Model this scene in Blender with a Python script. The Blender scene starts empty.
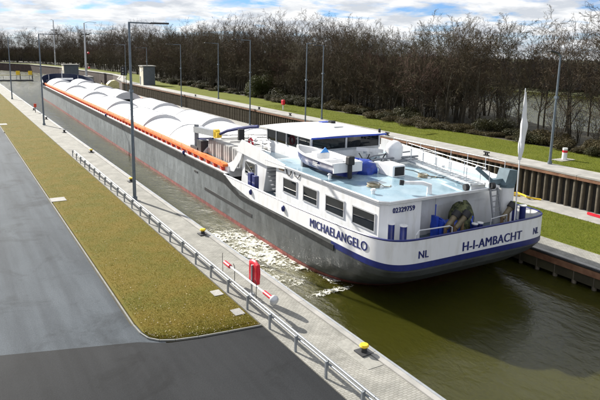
import bpy, math, random
from mathutils import Vector, Matrix, noise
from math import sin, cos, pi, radians, sqrt, atan2

random.seed(7)
scene = bpy.context.scene
COL = scene.collection

# ------------------------------------------------------------------ camera
CAMH = 10.8
F_PX, PITCH, ROLL, YAW = 571.19, 0.1822021, 0.0209, radians(31.5244)
d = Vector((sin(YAW) * cos(PITCH), cos(YAW) * cos(PITCH), -sin(PITCH)))
r0 = Vector((cos(YAW), -sin(YAW), 0)); u0 = r0.cross(d)
r = r0 * cos(ROLL) + u0 * sin(ROLL); u = u0 * cos(ROLL) - r0 * sin(ROLL)
cd = bpy.data.cameras.new('camera'); cam = bpy.data.objects.new('camera', cd); COL.objects.link(cam)
cam.matrix_world = Matrix(((r.x, u.x, -d.x, 0), (r.y, u.y, -d.y, 0), (r.z, u.z, -d.z, CAMH), (0, 0, 0, 1)))
cd.sensor_width = 36; cd.lens = F_PX / 600 * 36; cd.shift_y = -41.957 / 600
cd.clip_start = 0.5; cd.clip_end = 6000
scene.camera = cam

# ------------------------------------------------------------------ sky and sun
SUN_EL = radians(29); SUN_AZ = Vector((-0.27, 0.963, 0)).normalized()
sundir = SUN_AZ * cos(SUN_EL) + Vector((0, 0, sin(SUN_EL)))
ld = bpy.data.lights.new('sun', 'SUN'); ld.energy = 5.0; ld.angle = radians(0.55); ld.color = (1, .95, .86)
sun = bpy.data.objects.new('sun', ld); COL.objects.link(sun)
sun.rotation_euler = sundir.to_track_quat('Z', 'Y').to_euler()

w = bpy.data.worlds.new('World'); scene.world = w; w.use_nodes = True
nt = w.node_tree; nt.nodes.clear()
def N(t, **k):
    n = nt.nodes.new(t)
    for a, b in k.items(): setattr(n, a, b)
    return n
def L(a, b): nt.links.new(a, b)
out = N('ShaderNodeOutputWorld'); bg = N('ShaderNodeBackground'); bg.inputs[1].default_value = 0.05
sky = N('ShaderNodeTexSky', sky_type='NISHITA'); sky.sun_disc = False
sky.sun_elevation = SUN_EL; sky.sun_rotation = atan2(SUN_AZ.x, SUN_AZ.y); sky.air_density = 1.0; sky.dust_density = .1; sky.ozone_density = 1.5
tc = N('ShaderNodeTexCoord'); sep = N('ShaderNodeSeparateXYZ'); L(tc.outputs['Generated'], sep.inputs[0])
zz = N('ShaderNodeMath', operation='MAXIMUM'); L(sep.outputs[2], zz.inputs[0]); zz.inputs[1].default_value = 0.0
za = N('ShaderNodeMath', operation='ADD'); L(zz.outputs[0], za.inputs[0]); za.inputs[1].default_value = 0.16
dx = N('ShaderNodeMath', operation='DIVIDE'); L(sep.outputs[0], dx.inputs[0]); L(za.outputs[0], dx.inputs[1])
dy = N('ShaderNodeMath', operation='DIVIDE'); L(sep.outputs[1], dy.inputs[0]); L(za.outputs[0], dy.inputs[1])
cb = N('ShaderNodeCombineXYZ'); L(dx.outputs[0], cb.inputs[0]); L(dy.outputs[0], cb.inputs[1])
n1 = N('ShaderNodeTexNoise'); n1.inputs['Scale'].default_value = 2.0; n1.inputs['Detail'].default_value = 9; n1.inputs['Roughness'].default_value = .58; n1.inputs['Distortion'].default_value = .35
mp = N('ShaderNodeMapping'); mp.inputs['Location'].default_value = (3.5, 1.2, 0); L(cb.outputs[0], mp.inputs[0]); L(mp.outputs[0], n1.inputs['Vector'])
r1 = N('ShaderNodeValToRGB'); r1.color_ramp.elements[0].position = .36; r1.color_ramp.elements[1].position = .49
L(n1.outputs[0], r1.inputs[0])
n2 = N('ShaderNodeTexNoise'); n2.inputs['Scale'].default_value = 2.6; n2.inputs['Detail'].default_value = 8; n2.inputs['Roughness'].default_value = .6
mp2 = N('ShaderNodeMapping'); mp2.inputs['Location'].default_value = (9.1, 4.2, 2); L(cb.outputs[0], mp2.inputs[0]); L(mp2.outputs[0], n2.inputs['Vector'])
r2 = N('ShaderNodeValToRGB'); r2.color_ramp.elements[0].position = .38; r2.color_ramp.elements[1].position = .55
r2.color_ramp.elements[0].color = (6.3, 6.7, 7.3, 1); r2.color_ramp.elements[1].color = (9.6, 9.7, 9.8, 1)
L(n2.outputs[0], r2.inputs[0])
mx = N('ShaderNodeMix', data_type='RGBA'); hz = N('ShaderNodeMapRange'); hz.interpolation_type = 'SMOOTHSTEP'; L(sep.outputs[2], hz.inputs[0]); hz.inputs[1].default_value = .0; hz.inputs[2].default_value = .07; hz.inputs[3].default_value = .75; hz.inputs[4].default_value = 0
mk_ = N('ShaderNodeMath', operation='MAXIMUM'); L(r1.outputs[0], mk_.inputs[0]); L(hz.outputs[0], mk_.inputs[1]); L(mk_.outputs[0], mx.inputs[0]); tint = N('ShaderNodeMix', data_type='RGBA', blend_type='MULTIPLY'); tint.inputs[0].default_value = 1; L(sky.outputs[0], tint.inputs[6]); tint.inputs[7].default_value = (.5, .75, 1.3, 1); L(tint.outputs[2], mx.inputs[6]); L(r2.outputs[0], mx.inputs[7])
L(mx.outputs[2], bg.inputs[0]); L(bg.outputs[0], out.inputs[0])

vs = scene.view_settings; vs.view_transform = 'Standard'; vs.look = 'None'; vs.exposure = 1.1; vs.gamma = 1.0; vs.use_curve_mapping = False

# ------------------------------------------------------------------ materials
MATS = {}
def mat(name, col, rough=.6, metal=0., var=.12, scale=3., bump=0., bscale=40., spec=.5, stretch=None, col2=None, ramp=(.35, .65), coat=0.):
    if name in MATS: return MATS[name]
    m = bpy.data.materials.new(name); m.use_nodes = True; t = m.node_tree; b = t.nodes['Principled BSDF']
    b.inputs['Roughness'].default_value = rough; b.inputs['Metallic'].default_value = metal
    b.inputs['Specular IOR Level'].default_value = spec; b.inputs['Coat Weight'].default_value = coat
    c = t.nodes.new('ShaderNodeTexCoord'); mpn = t.nodes.new('ShaderNodeMapping'); t.links.new(c.outputs['Object'], mpn.inputs[0])
    if stretch: mpn.inputs['Scale'].default_value = stretch
    n = t.nodes.new('ShaderNodeTexNoise'); n.inputs['Scale'].default_value = scale; n.inputs['Detail'].default_value = 7; n.inputs['Roughness'].default_value = .6
    t.links.new(mpn.outputs[0], n.inputs['Vector'])
    rp = t.nodes.new('ShaderNodeValToRGB'); e = rp.color_ramp.elements
    e[0].position, e[1].position = ramp
    if col2 is None:
        col2 = tuple(min(1, x * (1 + var)) for x in col); c1 = tuple(x * (1 - var) for x in col)
    else: c1 = col
    e[0].color = (*c1, 1); e[1].color = (*col2, 1)
    t.links.new(n.outputs[0], rp.inputs[0]); t.links.new(rp.outputs[0], b.inputs['Base Color'])
    if bump:
        n2 = t.nodes.new('ShaderNodeTexNoise'); n2.inputs['Scale'].default_value = bscale; n2.inputs['Detail'].default_value = 5
        t.links.new(c.outputs['Object'], n2.inputs['Vector'])
        bp = t.nodes.new('ShaderNodeBump'); bp.inputs['Strength'].default_value = bump; bp.inputs['Distance'].default_value = .05
        t.links.new(n2.outputs[0], bp.inputs['Height']); t.links.new(bp.outputs[0], b.inputs['Normal'])
    MATS[name] = m; return m

def nodes_of(m): return m.node_tree, m.node_tree.nodes['Principled BSDF'], m.node_tree.nodes, m.node_tree.links

M_white = mat('white_paint', (.6, .595, .57), .42, col2=(.75, .755, .765), scale=1.6, stretch=(1.5, 1.5, .3), ramp=(.25, .5), bump=.06, bscale=1.5)
M_white_d = mat('white_paint_weathered', (.6, .6, .6), .5, col2=(.76, .77, .78), scale=1.5, ramp=(.3, .55))
M_navy = mat('navy_paint', (.012, .02, .13), .35, var=.2)
M_bow = mat('bow_dark_blue', (.012, .02, .055), .5, var=.2)
M_blue = mat('bright_blue_paint', (.02, .06, .42), .4, var=.2)
M_black = mat('black_rubber', (.012, .012, .014), .6, var=.2)
M_dark = mat('dark_steel', (.035, .036, .04), .55, var=.3, scale=2)
M_grey = mat('grey_steel', (.22, .23, .25), .5, var=.12)
M_galv = mat('galvanised_steel', (.42, .44, .46), .42, .6, var=.1, scale=4)
M_post = mat('lamp_post_steel', (.14, .17, .2), .45, .5, var=.12)
M_orange = mat('orange_paint', (.66, .14, .015), .5, col2=(.75, .2, .03), scale=1.2)
M_redor = mat('red_orange_paint', (.55, .05, .02), .5, var=.15)
M_red = mat('red_plastic', (.55, .012, .03), .35, var=.1)
M_yellow = mat('yellow_paint', (.75, .5, .02), .45, var=.12)
M_glass = mat('window_glass', (.008, .011, .014), .03, var=.3, scale=.8, spec=.35)
M_conc = mat('concrete', (.24, .235, .22), .85, col2=(.34, .33, .31), scale=1.1, bump=.15)
M_rust = mat('rusty_steel', (.12, .05, .025), .8, col2=(.24, .12, .065), scale=1.6, bump=.3, bscale=14)
M_pile = mat('weathered_pile', (.045, .036, .025), .85, col2=(.17, .145, .105), scale=1.6, bump=.35, bscale=9, stretch=(1, 1, .4), ramp=(.3, .68))
M_revet = mat('revetment_steel', (.03, .018, .015), .85, col2=(.07, .042, .034), scale=.8)
M_pileback = mat('pile_recess_steel', (.022, .02, .018), .85, var=.3, scale=3)
M_camo = mat('camouflage_tarp', (.02, .028, .012), .8, col2=(.11, .12, .05), scale=4, ramp=(.45, .55))
M_tarp = mat('blue_tarp', (.008, .04, .3), .45, var=.25, scale=3, bump=.5, bscale=6)
M_cover = mat('hatch_cover_white', (.46, .47, .48), .5, col2=(.64, .64, .65), scale=.9, ramp=(.3, .6), bump=.12, bscale=2.5, stretch=(.5, 2.2, 1))
M_deckgrey = mat('deck_paint_grey', (.09, .13, .17), .45, var=.25, scale=1.4)
M_hold = mat('hold_steel', (.02, .024, .03), .8, var=.3)
M_brown = mat('brown_leather', (.16, .1, .05), .5, var=.2)
M_brass = mat('worn_brass', (.16, .13, .08), .5, .3, var=.25, scale=4)
M_cream = mat('cream_render', (.62, .58, .47), .85, var=.08)
M_slate = mat('slate_blue_cladding', (.085, .1, .115), .6, var=.15)
M_paleyellow = mat('pale_yellow_paint', (.5, .46, .22), .6, var=.2, scale=2)
M_davit = mat('davit_blue_grey', (.1, .15, .18), .45, var=.12)
M_alu = mat('aluminium', (.55, .56, .58), .4, .5, var=.08)

# hull plating: grey with vertical weathering, scrapes and seams
M_hull = mat('hull_plating_grey', (.155, .17, .175), .45, col2=(.22, .24, .245), scale=.5, stretch=(.45, .45, .22), ramp=(.3, .72))
t_, b_, ns_, ls_ = nodes_of(M_hull)
src = b_.inputs['Base Color'].links[0].from_socket
c_ = ns_.new('ShaderNodeTexCoord'); mp_ = ns_.new('ShaderNodeMapping'); mp_.inputs['Scale'].default_value = (1, 1, .4); ls_.new(c_.outputs['Object'], mp_.inputs[0])
nz_ = ns_.new('ShaderNodeTexNoise'); nz_.inputs['Scale'].default_value = 1.3; nz_.inputs['Detail'].default_value = 10; nz_.inputs['Roughness'].default_value = .68; ls_.new(mp_.outputs[0], nz_.inputs['Vector'])
rp_ = ns_.new('ShaderNodeValToRGB'); rp_.color_ramp.elements[0].position = .42; rp_.color_ramp.elements[1].position = .7
rp_.color_ramp.elements[0].color = (.78, .78, .78, 1); rp_.color_ramp.elements[1].color = (1.25, 1.25, 1.27, 1); ls_.new(nz_.outputs[0], rp_.inputs[0])
mm_ = ns_.new('ShaderNodeMix'); mm_.data_type = 'RGBA'; mm_.blend_type = 'MULTIPLY'; mm_.inputs[0].default_value = 1
ls_.new(src, mm_.inputs[6]); ls_.new(rp_.outputs[0], mm_.inputs[7])
# plate seams every 6 m, horizontal weld every 1.2 m
br_ = ns_.new('ShaderNodeTexBrick'); br_.inputs['Scale'].default_value = 1; br_.inputs['Brick Width'].default_value = 6; br_.inputs['Row Height'].default_value = 1.25
br_.inputs['Mortar Size'].default_value = .012; br_.inputs['Color1'].default_value = (1, 1, 1, 1); br_.inputs['Color2'].default_value = (.9, .9, .9, 1); br_.inputs['Mortar'].default_value = (.6, .6, .6, 1)
sx_ = ns_.new('ShaderNodeSeparateXYZ'); cx_ = ns_.new('ShaderNodeCombineXYZ'); ls_.new(c_.outputs['Object'], sx_.inputs[0]); ls_.new(sx_.outputs[1], cx_.inputs[0]); ls_.new(sx_.outputs[2], cx_.inputs[1]); ls_.new(cx_.outputs[0], br_.inputs['Vector'])
m2_ = ns_.new('ShaderNodeMix'); m2_.data_type = 'RGBA'; m2_.blend_type = 'MULTIPLY'; m2_.inputs[0].default_value = 1
ls_.new(mm_.outputs[2], m2_.inputs[6]); ls_.new(br_.outputs[0], m2_.inputs[7]); # shading of the after body, put into the hull colour with noisy edges
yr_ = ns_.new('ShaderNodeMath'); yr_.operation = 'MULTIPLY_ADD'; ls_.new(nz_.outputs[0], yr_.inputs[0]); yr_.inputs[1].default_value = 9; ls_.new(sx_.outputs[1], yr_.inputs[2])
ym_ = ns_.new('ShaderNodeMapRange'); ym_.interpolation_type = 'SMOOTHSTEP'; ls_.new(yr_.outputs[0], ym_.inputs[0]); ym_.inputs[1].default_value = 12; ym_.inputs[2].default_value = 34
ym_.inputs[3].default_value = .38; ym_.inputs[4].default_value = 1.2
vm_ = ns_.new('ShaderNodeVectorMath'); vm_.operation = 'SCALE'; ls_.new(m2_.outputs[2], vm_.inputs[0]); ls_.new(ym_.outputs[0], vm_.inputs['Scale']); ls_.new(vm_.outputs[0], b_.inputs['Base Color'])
nb_ = ns_.new('ShaderNodeTexNoise'); nb_.inputs['Scale'].default_value = .9; nb_.inputs['Detail'].default_value = 4; ls_.new(c_.outputs['Object'], nb_.inputs['Vector'])
bb_ = ns_.new('ShaderNodeBump'); bb_.inputs['Strength'].default_value = .5; bb_.inputs['Distance'].default_value = .12; ls_.new(nb_.outputs[0], bb_.inputs['Height']); ls_.new(bb_.outputs[0], b_.inputs['Normal'])
M_boot = mat('red_antifouling', (.13, .025, .022), .6, col2=(.32, .09, .075), scale=2.2, ramp=(.35, .65))
M_strake = mat('strake_black', (.014, .015, .016), .7, col2=(.035, .036, .036), scale=2, spec=.15)

# wet blue deck of the house roof
M_roofdeck = mat('wet_blue_deck', (.19, .3, .37), .1, col2=(.3, .42, .49), scale=.6, ramp=(.3, .7), spec=.6)
t_, b_, ns_, ls_ = nodes_of(M_roofdeck)
c_ = ns_.new('ShaderNodeTexCoord'); nz_ = ns_.new('ShaderNodeTexNoise'); nz_.inputs['Scale'].default_value = .7; nz_.inputs['Detail'].default_value = 6; ls_.new(c_.outputs['Object'], nz_.inputs['Vector'])
rp_ = ns_.new('ShaderNodeMapRange'); rp_.inputs[1].default_value = .42; rp_.inputs[2].default_value = .6; rp_.inputs[3].default_value = .05; rp_.inputs[4].default_value = .42
ls_.new(nz_.outputs[0], rp_.inputs[0]); ls_.new(rp_.outputs[0], b_.inputs['Roughness'])

# water
def make_water():
    m = bpy.data.materials.new('canal_water'); m.use_nodes = True; t, b, ns, ls = nodes_of(m)
    b.inputs['Roughness'].default_value = .13; b.inputs['IOR'].default_value = 1.33; b.inputs['Specular IOR Level'].default_value = .5
    b.inputs['Subsurface Weight'].default_value = 1; b.inputs['Subsurface Radius'].default_value = (1.0, 1.0, .4); b.inputs['Subsurface Scale'].default_value = 1.8
    c = ns.new('ShaderNodeTexCoord')
    nz = ns.new('ShaderNodeTexNoise'); nz.inputs['Scale'].default_value = .12; nz.inputs['Detail'].default_value = 5; ls.new(c.outputs['Object'], nz.inputs['Vector'])
    rp = ns.new('ShaderNodeValToRGB'); rp.color_ramp.elements[0].position = .35; rp.color_ramp.elements[1].position = .65
    rp.color_ramp.elements[0].color = (.024, .025, .003, 1); rp.color_ramp.elements[1].color = (.038, .037, .006, 1)
    ls.new(nz.outputs[0], rp.inputs[0])
    # aerated, churned water where the wash runs
    em = ns.new('ShaderNodeMapping'); em.vector_type = 'TEXTURE'; em.inputs['Location'].default_value = (15.3, 29.0, 0); em.inputs['Scale'].default_value = (2.9, 8.5, 1); ls.new(c.outputs['Object'], em.inputs[0])
    e2 = ns.new('ShaderNodeSeparateXYZ'); ls.new(em.outputs[0], e2.inputs[0]); e3 = ns.new('ShaderNodeCombineXYZ'); ls.new(e2.outputs[0], e3.inputs[0]); ls.new(e2.outputs[1], e3.inputs[1])
    el = ns.new('ShaderNodeVectorMath'); el.operation = 'LENGTH'; ls.new(e3.outputs[0], el.inputs[0])
    en = ns.new('ShaderNodeTexNoise'); en.inputs['Scale'].default_value = 1.1; en.inputs['Detail'].default_value = 6; en.inputs['Distortion'].default_value = 1.2; ls.new(c.outputs['Object'], en.inputs['Vector'])
    ea = ns.new('ShaderNodeMath'); ea.operation = 'MULTIPLY_ADD'; ls.new(en.outputs[0], ea.inputs[0]); ea.inputs[1].default_value = 1.6; ls.new(el.outputs['Value'], ea.inputs[2])
    er = ns.new('ShaderNodeMapRange'); er.interpolation_type = 'SMOOTHSTEP'; ls.new(ea.outputs[0], er.inputs[0]); er.inputs[1].default_value = .75; er.inputs[2].default_value = 1.75; er.inputs[3].default_value = .8; er.inputs[4].default_value = 0
    cm = ns.new('ShaderNodeMix'); cm.data_type = 'RGBA'; ls.new(er.outputs[0], cm.inputs[0]); ls.new(rp.outputs[0], cm.inputs[6]); cm.inputs[7].default_value = (.13, .12, .045, 1); ls.new(cm.outputs[2], b.inputs['Base Color'])
    mp = ns.new('ShaderNodeMapping'); mp.inputs['Scale'].default_value = (1, .6, 1); ls.new(c.outputs['Object'], mp.inputs[0])
    # open basin and river beyond the lock are ruffled by the wind
    wsx = ns.new('ShaderNodeSeparateXYZ'); ls.new(c.outputs['Object'], wsx.inputs[0])
    wy = ns.new('ShaderNodeMapRange'); ls.new(wsx.outputs[1], wy.inputs[0]); wy.inputs[1].default_value = 90; wy.inputs[2].default_value = 190; wy.inputs[3].default_value = 1; wy.inputs[4].default_value = 5
    wx = ns.new('ShaderNodeMapRange'); ls.new(wsx.outputs[0], wx.inputs[0]); wx.inputs[1].default_value = 55; wx.inputs[2].default_value = 75; wx.inputs[3].default_value = 1; wx.inputs[4].default_value = 5
    wm = ns.new('ShaderNodeMath'); wm.operation = 'MAXIMUM'; ls.new(wy.outputs[0], wm.inputs[0]); ls.new(wx.outputs[0], wm.inputs[1])
    wr = ns.new('ShaderNodeMapRange'); ls.new(wm.outputs[0], wr.inputs[0]); wr.inputs[1].default_value = 1; wr.inputs[2].default_value = 5; wr.inputs[3].default_value = .12; wr.inputs[4].default_value = .27; ls.new(wr.outputs[0], b.inputs['Roughness'])
    h = None
    for sc, dist, st in ((.55, .10, .8), (2.4, .03, .8), (9, .008, .8)):
        a = ns.new('ShaderNodeTexNoise'); a.inputs['Scale'].default_value = sc; a.inputs['Detail'].default_value = 4; a.inputs['Distortion'].default_value = .6; ls.new(mp.outputs[0], a.inputs['Vector'])
        bp = ns.new('ShaderNodeBump'); bp.inputs['Strength'].default_value = st; wd = ns.new('ShaderNodeMath'); wd.operation = 'MULTIPLY'; ls.new(wm.outputs[0], wd.inputs[0]); wd.inputs[1].default_value = dist; ls.new(wd.outputs[0], bp.inputs['Distance'])
        ls.new(a.outputs[0], bp.inputs['Height'])
        if h: ls.new(h, bp.inputs['Normal'])
        h = bp.outputs[0]
    ls.new(h, b.inputs['Normal'])
    return m
M_water = make_water()
M_foam = mat('foam', (.17, .16, .07), .7, col2=(.78, .78, .72), ramp=(.34, .56), scale=5, bump=.6, bscale=25)

# paving of the quay: interlocking concrete pavers
M_pave = mat('concrete_pavers', (.29, .285, .265), .85, var=.1)
t_, b_, ns_, ls_ = nodes_of(M_pave); src = b_.inputs['Base Color'].links[0].from_socket
c_ = ns_.new('ShaderNodeTexCoord')
br_ = ns_.new('ShaderNodeTexBrick'); br_.inputs['Scale'].default_value = 1; br_.inputs['Brick Width'].default_value = .2; br_.inputs['Row Height'].default_value = .1
br_.inputs['Mortar Size'].default_value = .01; br_.inputs['Mortar Smooth'].default_value = .3
br_.inputs['Color1'].default_value = (1, 1, 1, 1); br_.inputs['Color2'].default_value = (.82, .82, .81, 1); br_.inputs['Mortar'].default_value = (.6, .6, .55, 1)
ls_.new(c_.outputs['Object'], br_.inputs['Vector'])
mm_ = ns_.new('ShaderNodeMix'); mm_.data_type = 'RGBA'; mm_.blend_type = 'MULTIPLY'; mm_.inputs[0].default_value = 1
ls_.new(src, mm_.inputs[6]); ls_.new(br_.outputs[0], mm_.inputs[7])
nz_ = ns_.new('ShaderNodeTexNoise'); nz_.inputs['Scale'].default_value = .8; nz_.inputs['Detail'].default_value = 8; ls_.new(c_.outputs['Object'], nz_.inputs['Vector'])
rp_ = ns_.new('ShaderNodeValToRGB'); rp_.color_ramp.elements[0].position = .3; rp_.color_ramp.elements[1].position = .65; rp_.color_ramp.elements[0].color = (.72, .72, .7, 1); rp_.color_ramp.elements[1].color = (1.08, 1.07, 1.05, 1); ls_.new(nz_.outputs[0], rp_.inputs[0])
m2_ = ns_.new('ShaderNodeMix'); m2_.data_type = 'RGBA'; m2_.blend_type = 'MULTIPLY'; m2_.inputs[0].default_value = 1
ls_.new(mm_.outputs[2], m2_.inputs[6]); ls_.new(rp_.outputs[0], m2_.inputs[7]); ls_.new(m2_.outputs[2], b_.inputs['Base Color'])
bb_ = ns_.new('ShaderNodeBump'); bb_.inputs['Strength'].default_value = .6; bb_.inputs['Distance'].default_value = .015; ls_.new(br_.outputs['Fac'], bb_.inputs['Height']); bb_.invert = True; ls_.new(bb_.outputs[0], b_.inputs['Normal'])

def asphalt(name, c1, c2):
    m = mat(name, c1, .8, col2=c2, scale=.22, ramp=(.3, .7), bump=.25, bscale=60, spec=.12)
    t, b, ns, ls = nodes_of(m); src = b.inputs['Base Color'].links[0].from_socket
    c = ns.new('ShaderNodeTexCoord'); nz = ns.new('ShaderNodeTexNoise'); nz.inputs['Scale'].default_value = 22; nz.inputs['Detail'].default_value = 6; nz.inputs['Roughness'].default_value = .75; ls.new(c.outputs['Object'], nz.inputs['Vector'])
    rp = ns.new('ShaderNodeValToRGB'); rp.color_ramp.elements[0].position = .3; rp.color_ramp.elements[1].position = .7; rp.color_ramp.elements[0].color = (.7, .7, .7, 1); rp.color_ramp.elements[1].color = (1.3, 1.3, 1.3, 1); ls.new(nz.outputs[0], rp.inputs[0])
    mp = ns.new('ShaderNodeMapping'); mp.inputs['Scale'].default_value = (1.6, .12, 1); ls.new(c.outputs['Object'], mp.inputs[0])
    n3 = ns.new('ShaderNodeTexNoise'); n3.inputs['Scale'].default_value = .9; n3.inputs['Detail'].default_value = 7; ls.new(mp.outputs[0], n3.inputs['Vector'])
    r3 = ns.new('ShaderNodeValToRGB'); r3.color_ramp.elements[0].position = .33; r3.color_ramp.elements[1].position = .6; r3.color_ramp.elements[0].color = (.72, .72, .73, 1); r3.color_ramp.elements[1].color = (1.05, 1.05, 1.05, 1); ls.new(n3.outputs[0], r3.inputs[0])
    n4 = ns.new('ShaderNodeTexNoise'); n4.inputs['Scale'].default_value = .35; n4.inputs['Detail'].default_value = 9; n4.inputs['Roughness'].default_value = .7; n4.inputs['Distortion'].default_value = .8; ls.new(c.outputs['Object'], n4.inputs['Vector'])
    r4 = ns.new('ShaderNodeValToRGB'); r4.color_ramp.elements[0].position = .33; r4.color_ramp.elements[1].position = .46; r4.color_ramp.elements[0].color = (.66, .66, .66, 1); r4.color_ramp.elements[1].color = (1.03, 1.03, 1.03, 1); ls.new(n4.outputs[0], r4.inputs[0])
    for s in (rp, r3, r4):
        mm = ns.new('ShaderNodeMix'); mm.data_type = 'RGBA'; mm.blend_type = 'MULTIPLY'; mm.inputs[0].default_value = 1
        ls.new(src, mm.inputs[6]); ls.new(s.outputs[0], mm.inputs[7]); src = mm.outputs[2]
    ls.new(src, b.inputs['Base Color']); return m
M_asph = asphalt('asphalt_light', (.056, .067, .079), (.074, .086, .099))
M_asph2 = asphalt('asphalt_dark', (.017, .0185, .021), (.024, .0255, .028))

def grassmat(name, a, b2, c3, sc=.5):
    m = mat(name, a, .9, col2=b2, scale=sc, ramp=(.38, .62), bump=.5, bscale=30, spec=.1)
    t, b, ns, ls = nodes_of(m); src = b.inputs['Base Color'].links[0].from_socket
    c = ns.new('ShaderNodeTexCoord'); nz = ns.new('ShaderNodeTexNoise'); nz.inputs['Scale'].default_value = 16; nz.inputs['Detail'].default_value = 9; nz.inputs['Roughness'].default_value = .7; ls.new(c.outputs['Object'], nz.inputs['Vector'])
    rp = ns.new('ShaderNodeValToRGB'); rp.color_ramp.elements[0].position = .42; rp.color_ramp.elements[1].position = .62; ls.new(nz.outputs[0], rp.inputs[0])
    mm = ns.new('ShaderNodeMix'); mm.data_type = 'RGBA'; ls.new(rp.outputs[0], mm.inputs[0]); ls.new(src, mm.inputs[6]); mm.inputs[7].default_value = (*c3, 1)
    ls.new(mm.outputs[2], b.inputs['Base Color']); return m
M_grass_l = grassmat('dry_olive_grass', (.14, .103, .017), (.085, .09, .012), (.15, .115, .026), .55)
M_grass_r = grassmat('green_grass', (.085, .115, .011), (.11, .135, .013), (.12, .115, .018), .35)
M_soil = mat('bank_soil', (.03, .025, .014), .9, col2=(.055, .048, .022), scale=.8, bump=.5, bscale=5)
M_meadow = mat('far_meadow', (.035, .042, .014), .9, col2=(.06, .066, .02), scale=.02)

def leafmat(name, c1, c2, sc=.6, trans=.25):
    m = mat(name, c1, .6, col2=c2, scale=sc, ramp=(.3, .7), spec=.2)
    t, b, ns, ls = nodes_of(m); tr = ns.new('ShaderNodeBsdfTranslucent'); ms = ns.new('ShaderNodeMixShader'); ms.inputs[0].default_value = trans
    src = b.inputs['Base Color'].links[0].from_socket; ls.new(src, tr.inputs[0]); o = ns['Material Output']; ls.new(b.outputs[0], ms.inputs[1]); ls.new(tr.outputs[0], ms.inputs[2]); ls.new(ms.outputs[0], o.inputs[0])
    return m
M_blade_l = leafmat('grass_blades_dry', (.09, .093, .011), (.215, .155, .028), .6, .45)
M_blade_r = leafmat('grass_blades_green', (.085, .12, .01), (.155, .17, .022), 1.0, .45)
M_bark = mat('bark', (.026, .021, .013), .9, col2=(.06, .05, .03), scale=2.5, stretch=(1, 1, .3))
M_twig = mat('twig_brown', (.036, .024, .012), .9, col2=(.078, .052, .026), scale=.4)
M_twig_red = mat('twig_reddish', (.055, .027, .018), .9, col2=(.09, .045, .028), scale=.4)
M_twig_ol = mat('twig_olive', (.04, .031, .013), .9, col2=(.08, .062, .026), scale=.4)
M_leaf = leafmat('shrub_leaf', (.018, .019, .007), (.05, .048, .016), .7)
M_leaf2 = leafmat('bramble_leaf', (.035, .028, .012), (.085, .07, .03), .7)
M_leaf3 = leafmat('evergreen_leaf', (.03, .038, .01), (.06, .068, .016), .7)

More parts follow.
